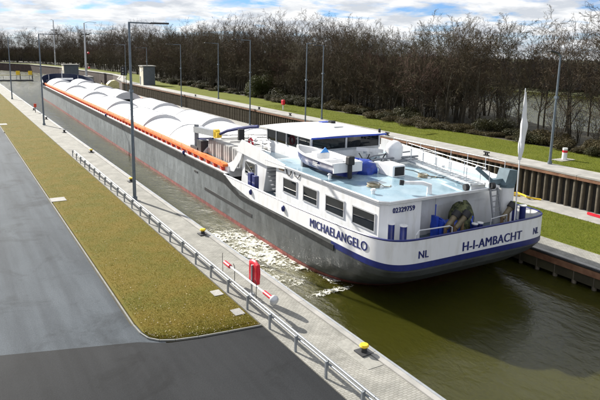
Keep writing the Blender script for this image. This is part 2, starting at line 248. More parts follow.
# ------------------------------------------------------------------ mesh helpers
class MB:
    def __init__(s): s.v = []; s.f = []
    def box(s, x0, x1, y0, y1, z0, z1):
        i = len(s.v)
        s.v += [(x0, y0, z0), (x1, y0, z0), (x1, y1, z0), (x0, y1, z0), (x0, y0, z1), (x1, y0, z1), (x1, y1, z1), (x0, y1, z1)]
        s.f += [tuple(i + k for k in q) for q in ((0, 3, 2, 1), (4, 5, 6, 7), (0, 1, 5, 4), (1, 2, 6, 5), (2, 3, 7, 6), (3, 0, 4, 7))]
        return s
    def bar(s, p, q, a, b=None, up=(0, 0, 1)):
        p, q = Vector(p), Vector(q); b = a if b is None else b; dd = (q - p).normalized(); up = Vector(up)
        if abs(dd.dot(up)) > .98: up = Vector((1, 0, 0))
        x = dd.cross(up).normalized() * a / 2; y = x.cross(dd).normalized() * b / 2; i = len(s.v)
        for e in (p, q): s.v += [tuple(e - x - y), tuple(e + x - y), tuple(e + x + y), tuple(e - x + y)]
        s.f += [tuple(i + k for k in z) for z in ((3, 2, 1, 0), (4, 5, 6, 7), (0, 1, 5, 4), (1, 2, 6, 5), (2, 3, 7, 6), (3, 0, 4, 7))]
        return s
    def cyl(s, p, q, ra, rb=None, n=10, cap=True):
        p, q = Vector(p), Vector(q); rb = ra if rb is None else rb; dd = (q - p).normalized()
        a = dd.orthogonal().normalized(); b = dd.cross(a); i = len(s.v)
        for e, rr in ((p, ra), (q, rb)):
            for k in range(n):
                t = 2 * pi * k / n; s.v.append(tuple(e + (a * cos(t) + b * sin(t)) * rr))
        for k in range(n): s.f.append((i + k, i + (k + 1) % n, i + n + (k + 1) % n, i + n + k))
        if cap: s.f.append(tuple(i + k for k in reversed(range(n)))); s.f.append(tuple(i + n + k for k in range(n)))
        return s
    def tube(s, pts, rad, n=6):
        pts = [Vector(p) for p in pts]; rads = rad if isinstance(rad, (list, tuple)) else [rad] * len(pts); i = len(s.v); a = None
        for k, p in enumerate(pts):
            dd = (pts[min(k + 1, len(pts) - 1)] - pts[max(k - 1, 0)]).normalized()
            a = dd.orthogonal().normalized() if a is None else (a - dd * a.dot(dd)).normalized(); b = dd.cross(a)
            for j in range(n):
                t = 2 * pi * j / n; s.v.append(tuple(p + (a * cos(t) + b * sin(t)) * rads[k]))
        for k in range(len(pts) - 1):
            for j in range(n): s.f.append((i + k * n + j, i + k * n + (j + 1) % n, i + (k + 1) * n + (j + 1) % n, i + (k + 1) * n + j))
        s.f.append(tuple(i + k for k in reversed(range(n)))); e = i + (len(pts) - 1) * n; s.f.append(tuple(e + k for k in range(n)))
        return s
    def sphere(s, c, rx, ry=None, rz=None, n=12, m=8):
        ry = rx if ry is None else ry; rz = rx if rz is None else rz; i = len(s.v); c = Vector(c)
        for a in range(m + 1):
            ph = pi * a / m
            for b in range(n):
                t = 2 * pi * b / n; s.v.append((c.x + rx * sin(ph) * cos(t), c.y + ry * sin(ph) * sin(t), c.z - rz * cos(ph)))
        for a in range(m):
            for b in range(n): s.f.append((i + a * n + b, i + a * n + (b + 1) % n, i + (a + 1) * n + (b + 1) % n, i + (a + 1) * n + b))
        return s
    def prism(s, poly, axis, a0, a1):
        """polygon in the two other axes extruded along axis"""
        i = len(s.v); n = len(poly)
        for a in (a0, a1):
            for (p, q) in poly:
                s.v.append({'x': (a, p, q), 'y': (p, a, q), 'z': (p, q, a)}[axis])
        s.f.append(tuple(i + k for k in reversed(range(n)))); s.f.append(tuple(i + n + k for k in range(n)))
        for k in range(n): s.f.append((i + k, i + (k + 1) % n, i + n + (k + 1) % n, i + n + k))
        return s
    def strip(s, A, B, closed=False):
        i = len(s.v); n = len(A); s.v += [tuple(p) for p in A] + [tuple(p) for p in B]
        for k in range(n if closed else n - 1): s.f.append((i + k, i + (k + 1) % n, i + n + (k + 1) % n, i + n + k))
        return s
    def mesh(s, name, m, smooth=False):
        me = bpy.data.meshes.new(name); me.from_pydata(s.v, [], s.f); me.validate(); me.update()
        if m: me.materials.append(m)
        import bmesh
        bm = bmesh.new(); bm.from_mesh(me); bmesh.ops.recalc_face_normals(bm, faces=bm.faces); bm.to_mesh(me); bm.free()
        if smooth:
            for p in me.polygons: p.use_smooth = True
            try: me.set_sharp_from_angle(angle=radians(40))
            except Exception: pass
        return me
    def build(s, name, m, parent=None, smooth=False, bevel=0, loc=None, rz=0):
        return put(s.mesh(name, m, smooth), name, parent, bevel, loc, rz)
def put(me, name, parent=None, bevel=0, loc=None, rz=0):
    o = bpy.data.objects.new(name, me); COL.objects.link(o)
    if parent: o.parent = parent
    if loc is not None: o.location = loc
    if rz: o.rotation_euler.z = rz
    if bevel:
        b = o.modifiers.new('bevel', 'BEVEL'); b.width = bevel; b.segments = 2; b.limit_method = 'ANGLE'
    return o
def tag(o, label=None, cat=None, group=None, kind=None):
    if label: o['label'] = label
    if cat: o['category'] = cat
    if group: o['group'] = group
    if kind: o['kind'] = kind
    return o
def thing(name, label, cat, loc=(0, 0, 0), rz=0, group=None):
    o = bpy.data.objects.new(name, None); COL.objects.link(o); o.location = loc; o.rotation_euler.z = rz; o.empty_display_size = .3
    return tag(o, label, cat, group)
def copy_tree(o, parent=None):
    c = o.copy(); COL.objects.link(c); c.parent = parent
    for ch in list(o.children): copy_tree(ch, c)
    return c
def text_mesh(txt, size, depth=.012, bold=.012, shear=0):
    cu = bpy.data.curves.new('txt', 'FONT'); cu.body = txt; cu.size = size; cu.extrude = depth; cu.resolution_u = 3; cu.shear = shear; cu.space_character = 1.06
    ob = bpy.data.objects.new('txt', cu); COL.objects.link(ob)
    dg = bpy.context.evaluated_depsgraph_get(); me = bpy.data.meshes.new_from_object(ob.evaluated_get(dg))
    bpy.data.objects.remove(ob)
    v = []; f = []          # embolden: three copies, each a hair further out
    for k in (-1, 0, 1):
        i = len(v); v += [(p.co.x + k * size * .022, p.co.y, p.co.z + (k + 1) * .003) for p in me.vertices]; f += [tuple(i + j for j in q.vertices) for q in me.polygons]
    m2 = bpy.data.meshes.new('lettering'); m2.from_pydata(v, [], f); return m2

# ------------------------------------------------------------------ setting: water, land, roads
WZ = -1.2
def sheet(name, poly, z, m, kind='structure', z2=None):
    b = MB(); 
    if z2 is None:
        b.v = [(x, y, z) for x, y in poly]; b.f = [tuple(range(len(poly)))]
    else: b.prism(poly, 'z', z2, z)
    return tag(b.build(name, m), kind=kind)

sheet('water', [(-800, -300), (2500, -300), (2500, 2500), (-800, 2500)], WZ, M_water)
sheet('canal_bed', [(-3000, -3000), (4500, -3000), (4500, 4500), (-3000, 4500)], -4.5, M_soil)
QX = 12.66      # left quay edge
# left land: road, grass strip, quay
sheet('left_land', [(-220, -60), (QX - .35, -60), (QX - .35, 205), (-220, 205)], -.06, M_soil, z2=-4)
quay = sheet('quay', [(10.02, -30), (QX - .3, -30), (QX - .3, 205), (10.02, 205)], 0.0, M_pave, z2=-.055)
sheet('road', [(-120, 19.3), (6.2, 19.3), (6.2, 21.4), (5.42, 21.4), (5.42, 205), (-120, 205)], -.008, M_asph)
sheet('cross_road', [(-120, -40), (9.98, -40), (9.98, 18.85), (7.6, 19.12), (6.3, 19.36), (5.3, 19.98), (.8, 21.4), (-30, 27.5), (-120, 45)], -.003, M_asph2)
# grass strip outline with rounded corner
gs = [(9.92, 18.98), (8.6, 19.14), (7.4, 19.3), (6.6, 19.5), (6.1, 19.75), (5.8, 20.1), (5.66, 20.6), (5.6, 21.4), (5.58, 205), (9.92, 205)]
b = MB(); nseg = 60
b.prism(gs, 'z', -.05, .03); tag(b.build('grass_strip', M_grass_l), kind='structure')
# kerb along the strip: single kerb stones
M_kerb = mat('kerb_concrete', (.2, .2, .185), .85, var=.15, scale=2)
kerb = thing('kerb', 'thin pale concrete kerb curving round the end of the olive grass strip', 'kerb', (5.6, 20, 0))
kp = [(9.96, 18.9), (8.6, 19.06), (7.4, 19.22), (6.55, 19.42), (6.02, 19.68), (5.7, 20.05), (5.56, 20.58), (5.5, 21.4)] + [(5.5, 21.4 + k) for k in range(1, 60)]
for a, c in zip(kp[:-1], kp[1:]):
    va, vc = Vector((*a, .02)), Vector((*c, .02)); g = (vc - va).normalized() * .008
    MB().bar(va + g - Vector((5.6, 20, 0)), vc - g - Vector((5.6, 20, .0)), .05, .06).build('kerb_stone', M_kerb, kerb)
MB().bar((-.1, 61.4, .02), (-.1, 185, .02), .07, .06).build('kerb_run', M_kerb, kerb)

# steel-edged coping of the quay
qw = thing('quay_wall', 'pale quay wall with steel edged coping along the left of the lock', 'quay wall', (QX, 60, 0))
MB().box(-.3, 0, -90, 145, -4, -.12).build('wall_face', M_conc, qw)
for k in range(47):
    y = -60 - 30 + k * 5
    MB().box(-.29, -.06, y + .01, y + 4.99, -.1, .05).build('coping_stone', M_conc, qw)
    MB().box(-.058, .04, y + .004, y + 4.996, -.3, .065).build('edge_angle', M_galv, qw)

# right lower bank (grass berm between quay and retaining wall)
RX = 28.08; PX = 38.45; TZ = 2.5
def rx(y): return RX + .035 * max(0, y - 20)
ys = [-40, 0, 20, 32, 44, 60, 80, 100, 120, 140, 152]
sheet('right_bank_base', [(rx(y), y) for y in ys] + [(PX + .6, 152), (PX + .6, -40)], -.02, M_soil, z2=-1.0)
b = MB(); b.strip([(rx(y) + 2.18, y, .03) for y in ys], [(36.1, y, .03) for y in ys]); tag(b.build('right_berm_grass', M_grass_r), kind='structure')
b = MB(); b.strip([(36.0, y, .04) for y in ys], [(PX + .15, y, .04) for y in ys]); tag(b.build('lower_path', M_conc), kind='structure')
b = MB(); b.strip([(rx(y) + .22, y, .045) for y in ys], [(rx(y) + 2.2, y, .045) for y in ys]); tag(b.build('right_quay_paving', M_pave), kind='structure')
rq = thing('right_quay_edge', 'concrete quay edge with rusty waling on timber posts beside the stern', 'quay edge', (RX, 20, 0))
for y0, y1 in zip(ys[:-1], ys[1:]):
    n = max(1, round((y1 - y0) / 4)); 
    for k in range(n):
        a = y0 + (y1 - y0) * k / n; c = y0 + (y1 - y0) * (k + 1) / n
        MB().bar((rx(a) - RX + .1, a - 20 + .01, -.02), (rx(c) - RX + .1, c - 20 - .01, -.02), .24, .14).build('coping_stone', M_conc, rq)
    MB().bar((rx(y0) - RX - .06, y0 - 20, -.02), (rx(y1) - RX - .06, y1 - 20, -.02), .05, .09).build('fender_strip', M_dark, rq)
    MB().bar((rx(y0) - RX + .02, y0 - 20, -.3), (rx(y1) - RX + .02, y1 - 20, -.3), .24, .32).build('waling', M_rust, rq)
    MB().bar((rx(y0) - RX + .55, y0 - 20, -2.3), (rx(y1) - RX + .55, y1 - 20, -2.3), .1, 4).build('recess_wall', M_pileback, rq)
for k in range(28):
    y = 8 + k * 1.15
    MB().cyl((rx(y) - RX + .12, y - 20, -3), (rx(y) - RX + .12, y - 20, -.46), .13, n=8).build('fender_post', M_pile, rq)

# upper terrace, curving away beyond the lock
edge = [(PX + .32, -40), (PX + .32, 152), (40.5, 165), (45, 180), (46.5, 195), (45.6, 211), (41.2, 267), (34.5, 311), (23, 337), (-10, 372), (-80, 410), (-300, 440)]
inner = [(66, -40), (66, 48), (74, 58), (92, 75), (110, 130), (110, 160), (110, 200), (105, 240), (95, 300), (70, 350), (40, 390), (10, 430), (-60, 480), (-300, 560)]
inland = [(62, -40), (63, 45), (70, 56), (88, 74), (105, 130), (105, 160), (104, 200), (100, 240), (90, 300), (66, 346), (36, 384), (4, 420), (-64, 470), (-300, 545)]
b = MB(); poly = edge + list(reversed(inland)); b.prism(poly, 'z', -4, TZ - .03); tag(b.build('right_terrace', M_soil), kind='structure')
def off(pts, dist):
    o = []
    for k, p in enumerate(pts):
        a = Vector(pts[max(k - 1, 0)]); c = Vector(pts[min(k + 1, len(pts) - 1)]); t = (c - a).normalized(); o.append((p[0] + t.y * dist, p[1] - t.x * dist))
    return o
e0 = off(edge, .0); e1 = off(edge, 1.9); e2 = off(edge, 9.2)
b = MB(); b.strip([(*p, TZ + .012) for p in e0], [(*p, TZ + .012) for p in e1]); tag(b.build('upper_path', M_conc), kind='structure')
b = MB(); b.strip([(*p, TZ) for p in off(edge, 1.85)], [(*p, TZ) for p in e2]); tag(b.build('upper_grass', M_grass_r), kind='structure')
# slope down to the river behind
b = MB(); b.strip([(*p, TZ - .04) for p in inland], [(p[0] + 7, p[1] + 3, -2.2) for p in inland]); tag(b.build('river_slope', M_soil), kind='structure')
# far land beyond the river
fl = [(150, -300), (175, 60), (185, 140), (200, 220), (185, 330), (130, 420), (40, 500), (-100, 600), (-400, 700)]
fl = [(p[0] - 8, p[1]) for p in fl]
b = MB(); b.strip([(*p, -1.6) for p in fl], [(*p, .6) for p in off(fl, 6)])
fo = [(2500, -300), (2500, 200), (2500, 600), (2400, 1200), (2300, 1800), (1800, 2300), (900, 2500), (0, 2500), (-800, 2500)]
b.strip([(*p, .6) for p in off(fl, 6)], [(*p, 2.5) for p in fo]); tag(b.build('far_land', M_meadow), kind='structure')

# ------------------------------------------------------------------ retaining wall of sheet piles
rw = thing('retaining_wall', 'dark retaining wall of weathered piles with rusty cap below the upper path', 'retaining wall', (PX, 0, 0))
pm = MB()
prof = [(-.13, -.045), (-.13, .045), (-.09, .085), (.165, .1), (.165, -.1), (-.09, -.085)]
pm.prism(prof, 'z', -.1, 2.16); pile_me = pm.mesh('pile', M_pile)
pm2 = MB(); pm2.prism([(x * 1.0, y * .9) for x, y in prof], 'z', -.1, 2.16); pile_me2 = pm2.mesh('pile', M_pile)
for k in range(230):
    y = 14.0 + k * .6
    o = put(pile_me if k % 3 else pile_me2, 'sheet_pile', rw, loc=(random.uniform(-.02, .02), y + random.uniform(-.03, .03), 0)); o.rotation_euler.x = random.uniform(-.012, .012)
MB().box(.17, .3, -40, 152, -.1, 2.3).build('back_wall', M_pileback, rw)
for k in range(24):
    y = -40 + k * 8
    MB().box(-.24, .16, y + .02, y + 7.98, 2.165, 2.4).build('cap_beam', M_rust, rw)
    MB().box(-.26, .3, y + .02, y + 7.98, 2.402, 2.52).build('cap_stone', M_conc, rw)
# far revetment of the outer basin
fr = thing('far_revetment', 'dark brown revetment wall round the far basin below the trees', 'revetment', (40, 150, 0))
ee = [(PX + .32, 152)] + edge[2:]
for a, c in zip(ee[:-1], ee[1:]):
    va, vc = Vector((a[0] - 40, a[1] - 150, .3)), Vector((c[0] - 40, c[1] - 150, .3))
    MB().bar(va, vc, .3, 4.1).build('sheet_panel', M_revet, fr)
    MB().bar(va + Vector((0, 0, 2.2)), vc + Vector((0, 0, 2.2)), .5, .2).build('cap_beam', M_conc, fr)

# ------------------------------------------------------------------ the barge
BO = Vector((16.2, 19.0, 0)); BR = -.02
def BW(x, y, z):
    c, s = cos(BR), sin(BR); return Vector((BO.x + x * c - y * s, BO.y + x * s + y * c, z))
barge = thing('cargo_barge', 'long grey inland cargo barge with white hatch covers, wheelhouse and white stern', 'barge', BO, BR)
BL = 141.0; HB = 5.8
def outline(k=0., n=9., kb=0., nb=2.4, inset=0., lb=13., ls=8.35, ns=56):
    """closed hull outline: stern superellipse, straight sides, bow superellipse. starts forward port going aft"""
    pts = []; hb = HB - inset
    sy = -.35 + k + inset; yb = BL - kb - inset
    side = [sy + ls - inset + (yb - lb - sy - ls + inset) * t / 40 for t in range(1, 40)]
    for y in reversed(side): pts.append((HB - hb, y))
    for i in range(ns + 1):
        t = pi * i / ns; cx, sx = cos(t), sin(t)
        pts.append((HB - hb * math.copysign(abs(cx) ** (2 / n), cx), sy + (ls - inset) * (1 - abs(sx) ** (2 / n))))
    for y in side: pts.append((HB + hb, y))
    for i in range(ns + 1):
        t = pi * i / ns; cx, sx = cos(t), sin(t)
        pts.append((HB + hb * math.copysign(abs(cx) ** (2 / nb), cx), yb - lb + lb * abs(sx) ** (2 / nb)))
    return pts
def loft(levels, name, m, smooth=True, parent=barge):
    b = MB()
    for A, B in zip(levels[:-1], levels[1:]): b.strip(A, B, True)
    return b.build(name, m, parent, smooth)
def at(o, z): return [(x, y, z) for x, y in o]
# lower hull
LV = [(-2.6, 4.6, 3.0, 4.0), (-1.2, 3.0, 3.4, 2.2), (-.6, 1.9, 4.0, 1.6), (0, .8, 5.2, 1.0), (.5, .22, 6.8, .5), (.86, .02, 8.6, .2), (1.0, 0, 9, .1)]
hb_ = [at(outline(k, n, kb), z) for z, k, n, kb in LV]
hb_.append(at(outline(0, 9, 0), 1.4)); 
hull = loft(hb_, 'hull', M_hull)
# red boot top at the waterline
def lerpo(z):
    for (z0, k0, n0, b0), (z1, k1, n1, b1) in zip(LV[:-1], LV[1:]):
        if z0 <= z <= z1:
            t = (z - z0) / (z1 - z0); return outline(k0 + (k1 - k0) * t, n0 + (n1 - n0) * t, b0 + (b1 - b0) * t, inset=-.012)
loft([at(lerpo(z), z) for z in (-1.6, -1.2, -1.05, -.93)], 'boot_top', M_boot)
# deck plates
def zt(y):   # bulwark top
    return 1.95 if y > 19 else (2.12 - (y - 7) * .014 if y > 7 else 2.12 + (7 - y) * .04)
pts = [p for p in outline(0, 9) ]
def cap(o, z, name, m, yr):
    # deck strip fan: pair port/starboard points
    b = MB(); po = [p for p in o if p[0] <= HB and yr[0] <= p[1] <= yr[1]]; po.sort(key=lambda p: p[1])
    b.strip([(p[0], p[1], z) for p in po], [(2 * HB - p[0], p[1], z) for p in po]); return b.build(name, m, barge)
cap(outline(0, 9, inset=.05), 1.5, 'stern_deck', M_deckgrey, (-1, 19.2))
cap(outline(0, 9, inset=.05), 1.9, 'bow_deck', M_bow, (126, 150))
for s in (0, 1):
    x0, x1 = (0, .78) if s == 0 else (2 * HB - .78, 2 * HB)
    MB().box(x0 + .01, x1 - .01, 19.3, 128.5, 1.82, 1.9).build('side_deck', M_white_d, barge)
# port/starboard strake band
def strake_z(y):
    if y > 18.6: return 1.36, 2.06
    if y > 15.8:
        t = (y - 15.8) / 2.8; return .78 + (1.36 - .78) * t, 1.14 + (2.06 - 1.14) * t
    return .78 + .02 * min(0, y - 15.8) * 0, 1.14
for s in (0, 1):
    b = MB(); yy = [4, 6, 8, 10, 12, 14, 15.8, 16.5, 17.2, 18, 18.6] + [19 + 3 * k for k in range(37)]
    def sp(y, z, o):
        x = -o
        if y < 8:
            q = max(0., 1 - ((8 - y) / 8.35) ** 9) ** (1 / 9); x = HB * (1 - q) - o
        return (x if s == 0 else 2 * HB - x, y, z)
    A = [sp(y, strake_z(y)[0], .0) for y in yy]; B = [sp(y, strake_z(y)[0] + .04, .05) for y in yy]; C = [sp(y, strake_z(y)[1] - .04, .05) for y in yy]; D = [sp(y, strake_z(y)[1], -.06) for y in yy]
    b.strip(A, B).strip(B, C).strip(C, D); b.build('rubbing_strake', M_strake, barge)
# white bulwark around the stern: outer, top, inner
def wb(y): return 1.12 if y > 15.8 else (1.14 + (15.8 - y) * .012 if y > 5 else 1.27)
so = [p for p in outline(0, 9, ns=120) if p[1] < 18.4]
def wbb(p):
    x, y = p; zl = wb(y)
    if y > 15.8: zl = strake_z(y)[1] - .02
    return zl
i0 = outline(0, 9, inset=-.014, ns=120); si = outline(0, 9, inset=.06, ns=120)
idx = [k for k, p in enumerate(i0) if p[1] < 18.6]
oo = [i0[k] for k in idx]; ii = [si[k] for k in idx]
# extend forward ends
oo = [(oo[0][0], 18.55)] + oo + [(oo[-1][0], 18.55)]; ii = [(ii[0][0], 18.55)] + ii + [(ii[-1][0], 18.55)]
b = MB(); lo = [(p[0], p[1], wbb(p)) for p in oo]; hi = [(p[0], p[1], zt(p[1])) for p in oo]; hin = [(p[0], p[1], zt(o[1])) for p, o in zip(ii, oo)]; lin = [(p[0], p[1], 1.45) for p in ii]
b.strip(lo, hi).strip(hi, hin).strip(hin, lin); b.build('bulwark', M_white, barge, smooth=True)
MB().tube([(p[0] + (q[0] - p[0]) * .4, p[1] + (q[1] - p[1]) * .4, zt(p[1]) + .02) for p, q in zip(oo[::2], ii[::2])], .055, 6).build('cap_rail', M_navy, barge, smooth=True)
# blue band under the white, from the name to the stern
i1 = outline(0, 9, inset=-.018, ns=120); ob = [p for p in i1 if p[1] < 5.9]
b = MB(); b.strip([(p[0], p[1], .97) for p in ob], [(p[0], p[1], 1.275) for p in ob]); b.build('blue_band', M_navy, barge, smooth=True)
# lettering wrapped onto the outline
def wrap(txt, size, arc0, zbase, width, m, sx=1., slope=0.):
    me = text_mesh(txt, size, bold=size * .008); xs = [v.co.x for v in me.vertices]; x0, x1 = min(xs), max(xs); k = width / (x1 - x0)
    path = outline(0, 9, inset=-.016, ns=400); acc = [0]
    for a, c in zip(path[:-1], path[1:]): acc.append(acc[-1] + (Vector(c) - Vector(a)).length)
    start = arc0(path, acc)
    import bisect
    for v in me.vertices:
        s = start + (v.co.x - x0) * k; j = min(max(bisect.bisect(acc, s) - 1, 0), len(path) - 2)
        t = (s - acc[j]) / max(1e-6, acc[j + 1] - acc[j]); a, c = Vector(path[j]), Vector(path[j + 1]); p = a.lerp(c, t); tn = (c - a).normalized()
        nrm = Vector((tn.y, -tn.x)); 
        if nrm.dot(p - Vector((HB, 8))) < 0: nrm = -nrm
        oz = .004 + (v.co.z + .012) * .6
        v.co = (p.x + nrm.x * oz, p.y + nrm.y * oz, zbase + v.co.y + slope * (v.co.x - x0))
    me.materials.append(m); return put(me, 'lettering', barge)
def arc_at_y(y):
    def f(path, acc):
        best = min((abs(p[1] - y), i) for i, p in enumerate(path) if p[0] < HB and p[1] < 60); return acc[best[1]] + (path[best[1]][1] - y)
    return f
def arc_at_x(x):
    def f(path, acc):
        best = min((abs(p[0] - x), i) for i, p in enumerate(path) if p[1] < 2.5); return acc[best[1]] + (x - path[best[1]][0])
    return f
tag(wrap('MICHAELANGELO', .66, arc_at_y(6.4), 1.46, 5.1, M_navy, slope=.025), 'dark blue letters MICHAELANGELO on the white port quarter')
tag(wrap('H-I-AMBACHT', .66, arc_at_x(4.6), 1.42, 4.3, M_navy), 'dark blue letters H-I-AMBACHT across the stern')
tag(wrap('NL', .52, arc_at_x(1.8), 1.5, .6, M_navy), 'letters NL at the left end of the stern')
tag(wrap('NL', .52, arc_at_x(9.85), 1.5, .5, M_navy), 'letters NL at the right end of the stern')

# coaming, orange ledge and brackets
MB().box(.8, .92, 19.6, 130.5, 1.88, 2.262).build('coaming', M_white_d, barge)
MB().box(2 * HB - .92, 2 * HB - .8, 19.6, 130.5, 1.88, 2.34).build('coaming', M_white_d, barge)
MB().box(.8, 2 * HB - .8, 130.5, 130.6, 1.88, 2.34).build('coaming', M_white_d, barge)
MB().box(.8, 2 * HB - .8, 19.5, 19.6, 1.5, 2.34).build('coaming', M_white_d, barge)
MB().box(.92, 2 * HB - .92, 19.6, 130.5, .1, .2).build('hold_floor', M_hold, barge)
for k in range(22):
    y0 = 19.8 + k * 5.03
    MB().box(.42, 1.0, y0 + .01, y0 + 5.02, 2.27, 2.45).build('coaming_ledge', M_orange, barge)
MB().box(2 * HB - 1.0, 2 * HB - .5, 19.8, 130.5, 2.343, 2.42).build('coaming_ledge', M_orange, barge)
MB().tube([(.47, 19.8 + k * 3.5, 2.62) for k in range(32)], .028, 5).build('hand_rail', M_orange, barge)
bm_ = MB().prism([(.795, 1.9), (.795, 2.265), (.46, 2.265), (.5, 2.0), (.6, 1.9)], 'y', -.12, .12).mesh('bracket', M_redor)
pm_ = MB().cyl((0, 0, 2.44), (0, 0, 2.62), .02, n=5).mesh('rail_post', M_orange)
for k in range(73):
    put(bm_, 'ledge_bracket', barge, loc=(0, 20.4 + k * 1.5, 0))
for k in range(37): put(pm_, 'rail_post', barge, loc=(.47, 20.4 + k * 3, 0))

# arched sliding hatch covers, two lanes
def cover(w_, ln, rise, base):
    b = MB(); n = 14; R = (w_ * w_ / 4 + rise * rise) / (2 * rise); th = math.asin(w_ / 2 / R)
    arc = [(R * sin(-th + 2 * th * i / n), base + rise - R + R * cos(-th + 2 * th * i / n)) for i in range(n + 1)]
    m_ = 6
    for j in range(m_):
        y0, y1 = ln * j / m_, ln * (j + 1) / m_
        b.strip([(x, y0, z) for x, z in arc], [(x, y1, z) for x, z in arc])
    for y in (0, ln):
        i = len(b.v); b.v += [(x, y, z) for x, z in arc] + [(w_ / 2, y, base - .05), (-w_ / 2, y, base - .05)]; b.f.append(tuple(range(i, i + n + 3)))
    b.strip([(-w_ / 2, 0, base), (-w_ / 2, ln, base)], [(-w_ / 2, 0, base - .05), (-w_ / 2, ln, base - .05)])
    b.strip([(w_ / 2, 0, base), (w_ / 2, ln, base)], [(w_ / 2, 0, base - .05), (w_ / 2, ln, base - .05)])
    for yy in [.04, ln - .04] + [ln * q / 5 for q in range(1, 5)]:      # stiffening hoops at the ends
        b.tube([(x * 1.003, yy, z + (.02 if yy in (.04, ln - .04) else -.012)) for x, z in arc], .04, 5)
    return b.mesh('hatch_cover', M_cover, True)
ch = {}
def hatch(x, y0, y1, high):
    ln = y1 - y0; key = (round(ln, 2), high)
    if key not in ch: ch[key] = cover(4.56 if high else 4.4, ln, 1.12 if high else .86, 2.48 if high else 2.44)
    put(ch[key], 'hatch_cover', barge, loc=(x, y0, 0))
X1, X2 = 3.27, 7.93
yb = [25.2, 34.6, 44, 53.4, 62.8, 72.2, 81.6, 91, 100.4, 109.8, 119.2, 128.6]
for k in range(11): hatch(X1, yb[k] - (.12 if k % 2 == 0 else 0), yb[k + 1] + (.12 if k % 2 == 0 else 0), k % 2 == 0)
yb2 = [20.5, 29.6, 39, 48.4, 57.8, 67.2, 70.5, 79.6, 89, 98.4, 107.8, 117.2, 126.6]
for k, hgh in enumerate([1, 0, 1, 0, 1, 0, None, 1, 0, 1, 0, 1]):
    if hgh is None: continue
    hatch(X2, yb2[k], yb2[k + 1], bool(hgh))
MB().box(HB - .06, HB + .06, 19.6, 130, 2.3, 2.52).build('hatch_track', M_grey, barge)

# ---- bow: raised navy bulwark and deck gear
ob = [p for p in outline(0, 9, inset=.0) if p[1] > 126]
ib = [p for p in outline(0, 9, inset=.12) if p[1] > 126]
def bz(y): return 2.0 + 1.3 * min(1, max(0, (y - 126.5) / 3)) + 1.0 * min(1, max(0, (y - 129) / 12)) ** 1.2
b = MB(); b.strip([(p[0], p[1], 1.38) for p in ob], [(p[0], p[1], bz(p[1])) for p in ob])
nb_i = min(len(ob), len(ib)); ibs = []
for p in ob:
    q = min(ib, key=lambda c: (c[0] - p[0]) ** 2 + (c[1] - p[1]) ** 2); ibs.append(q)
b.strip([(p[0], p[1], bz(p[1])) for p in ob], [(q[0], q[1], bz(p[1])) for p, q in zip(ob, ibs)]).strip([(q[0], q[1], bz(p[1])) for p, q in zip(ob, ibs)], [(q[0], q[1], 1.85) for q in ibs])
b.build('bow_bulwark', M_bow, barge)
MB().box(1.2, 10.0, 131.2, 131.5, 1.9, 3.1).build('breakwater', M_bow, barge)
MB().box(4.2, 7.0, 133, 134.4, 1.9, 3.0).cyl((3.6, 133.7, 3.0), (7.6, 133.7, 3.0), .45, n=12).build('windlass', M_white_d, barge, smooth=True)
MB().cyl((2.2, 135, 1.9), (2.2, 135, 4.2), .06).cyl((9.0, 135, 1.9), (9.0, 135, 4.0), .06).cyl((5.6, 137.5, 1.9), (5.6, 137.5, 5.0), .08).build('bow_mast', M_white, barge)

# ---- accommodation house
RZ_ = 3.86
house = MB().prism([(.95, 1.62), (1.25, 1.32), (3.35, 1.32), (3.35, 2.3), (10.25, 2.3), (10.25, 12.3), (.95, 12.3)], 'z', 1.5, RZ_ - .1).build('accommodation_house', M_white, barge, bevel=.04)
roofp = [(.84, 1.55), (1.2, 1.2), (8.7, 1.2), (8.7, 2.6), (10.36, 2.6), (10.36, 13.6), (.84, 13.6)]
MB().prism(roofp, 'z', RZ_ - .1, RZ_).build('house_roof_edge', M_white, barge, bevel=.03)
ri = [(1.02, 1.66), (1.28, 1.4), (8.5, 1.4), (8.5, 2.8), (10.18, 2.8), (10.18, 13.4), (1.02, 13.4)]
b = MB(); b.v = [(x, y, RZ_ + .005) for x, y in ri]; b.f = [tuple(range(7))]; b.build('roof_deck', M_roofdeck, barge)
MB().tube([(*p, RZ_ + .03) for p in roofp[:4]], .045, 6).build('roof_gutter', M_white, barge)
MB().tube([(*roofp[0], RZ_ + .03), (.84, 13.6, RZ_ + .03)], .045, 6).build('roof_gutter', M_white, barge)
def window(y0, y1, z0, z1, x=.95, parent=house, nx=-1):
    wn = MB().box(x - .02, x + .02, y0, y1, z0, z1).build('window', M_glass, parent)
    fr = MB(); t = .07
    fr.box(x - .045, x + .01, y0 - t, y1 + t, z1, z1 + t).box(x - .045, x + .01, y0 - t, y1 + t, z0 - t, z0).box(x - .044, x + .01, y0 - t, y0, z0, z1).box(x - .044, x + .01, y1, y1 + t, z0, z1)
    fr.build('window_frame', M_alu, parent)
    MB().box(x + .022, x + .05, y0 + .1, y0 + .45, z0, z1).build('curtain', M_cream, parent)
for y0, y1 in ((9.6, 11.2), (7.25, 8.75), (4.6, 6.3), (1.95, 3.75)): window(y0, y1, 2.28, 3.12)
# ship number on the port aft wall
me = text_mesh('02329759', .36, bold=.006); me.materials.append(M_navy)
o = put(me, 'lettering', barge, loc=(1.5, 1.302, 3.3)); o.rotation_euler.x = pi / 2; o.scale.x = .92
tag(o, 'dark ship number 02329759 on the aft wall of the house')
# door and grilles on the recessed aft wall
MB().box(3.9, 4.7, 2.255, 2.295, 1.5, 3.35).build('aft_door', M_white_d, barge)
MB().box(5.2, 8.9, 2.25, 2.292, 3.0, 3.45).build('aft_beam', M_white_d, barge)
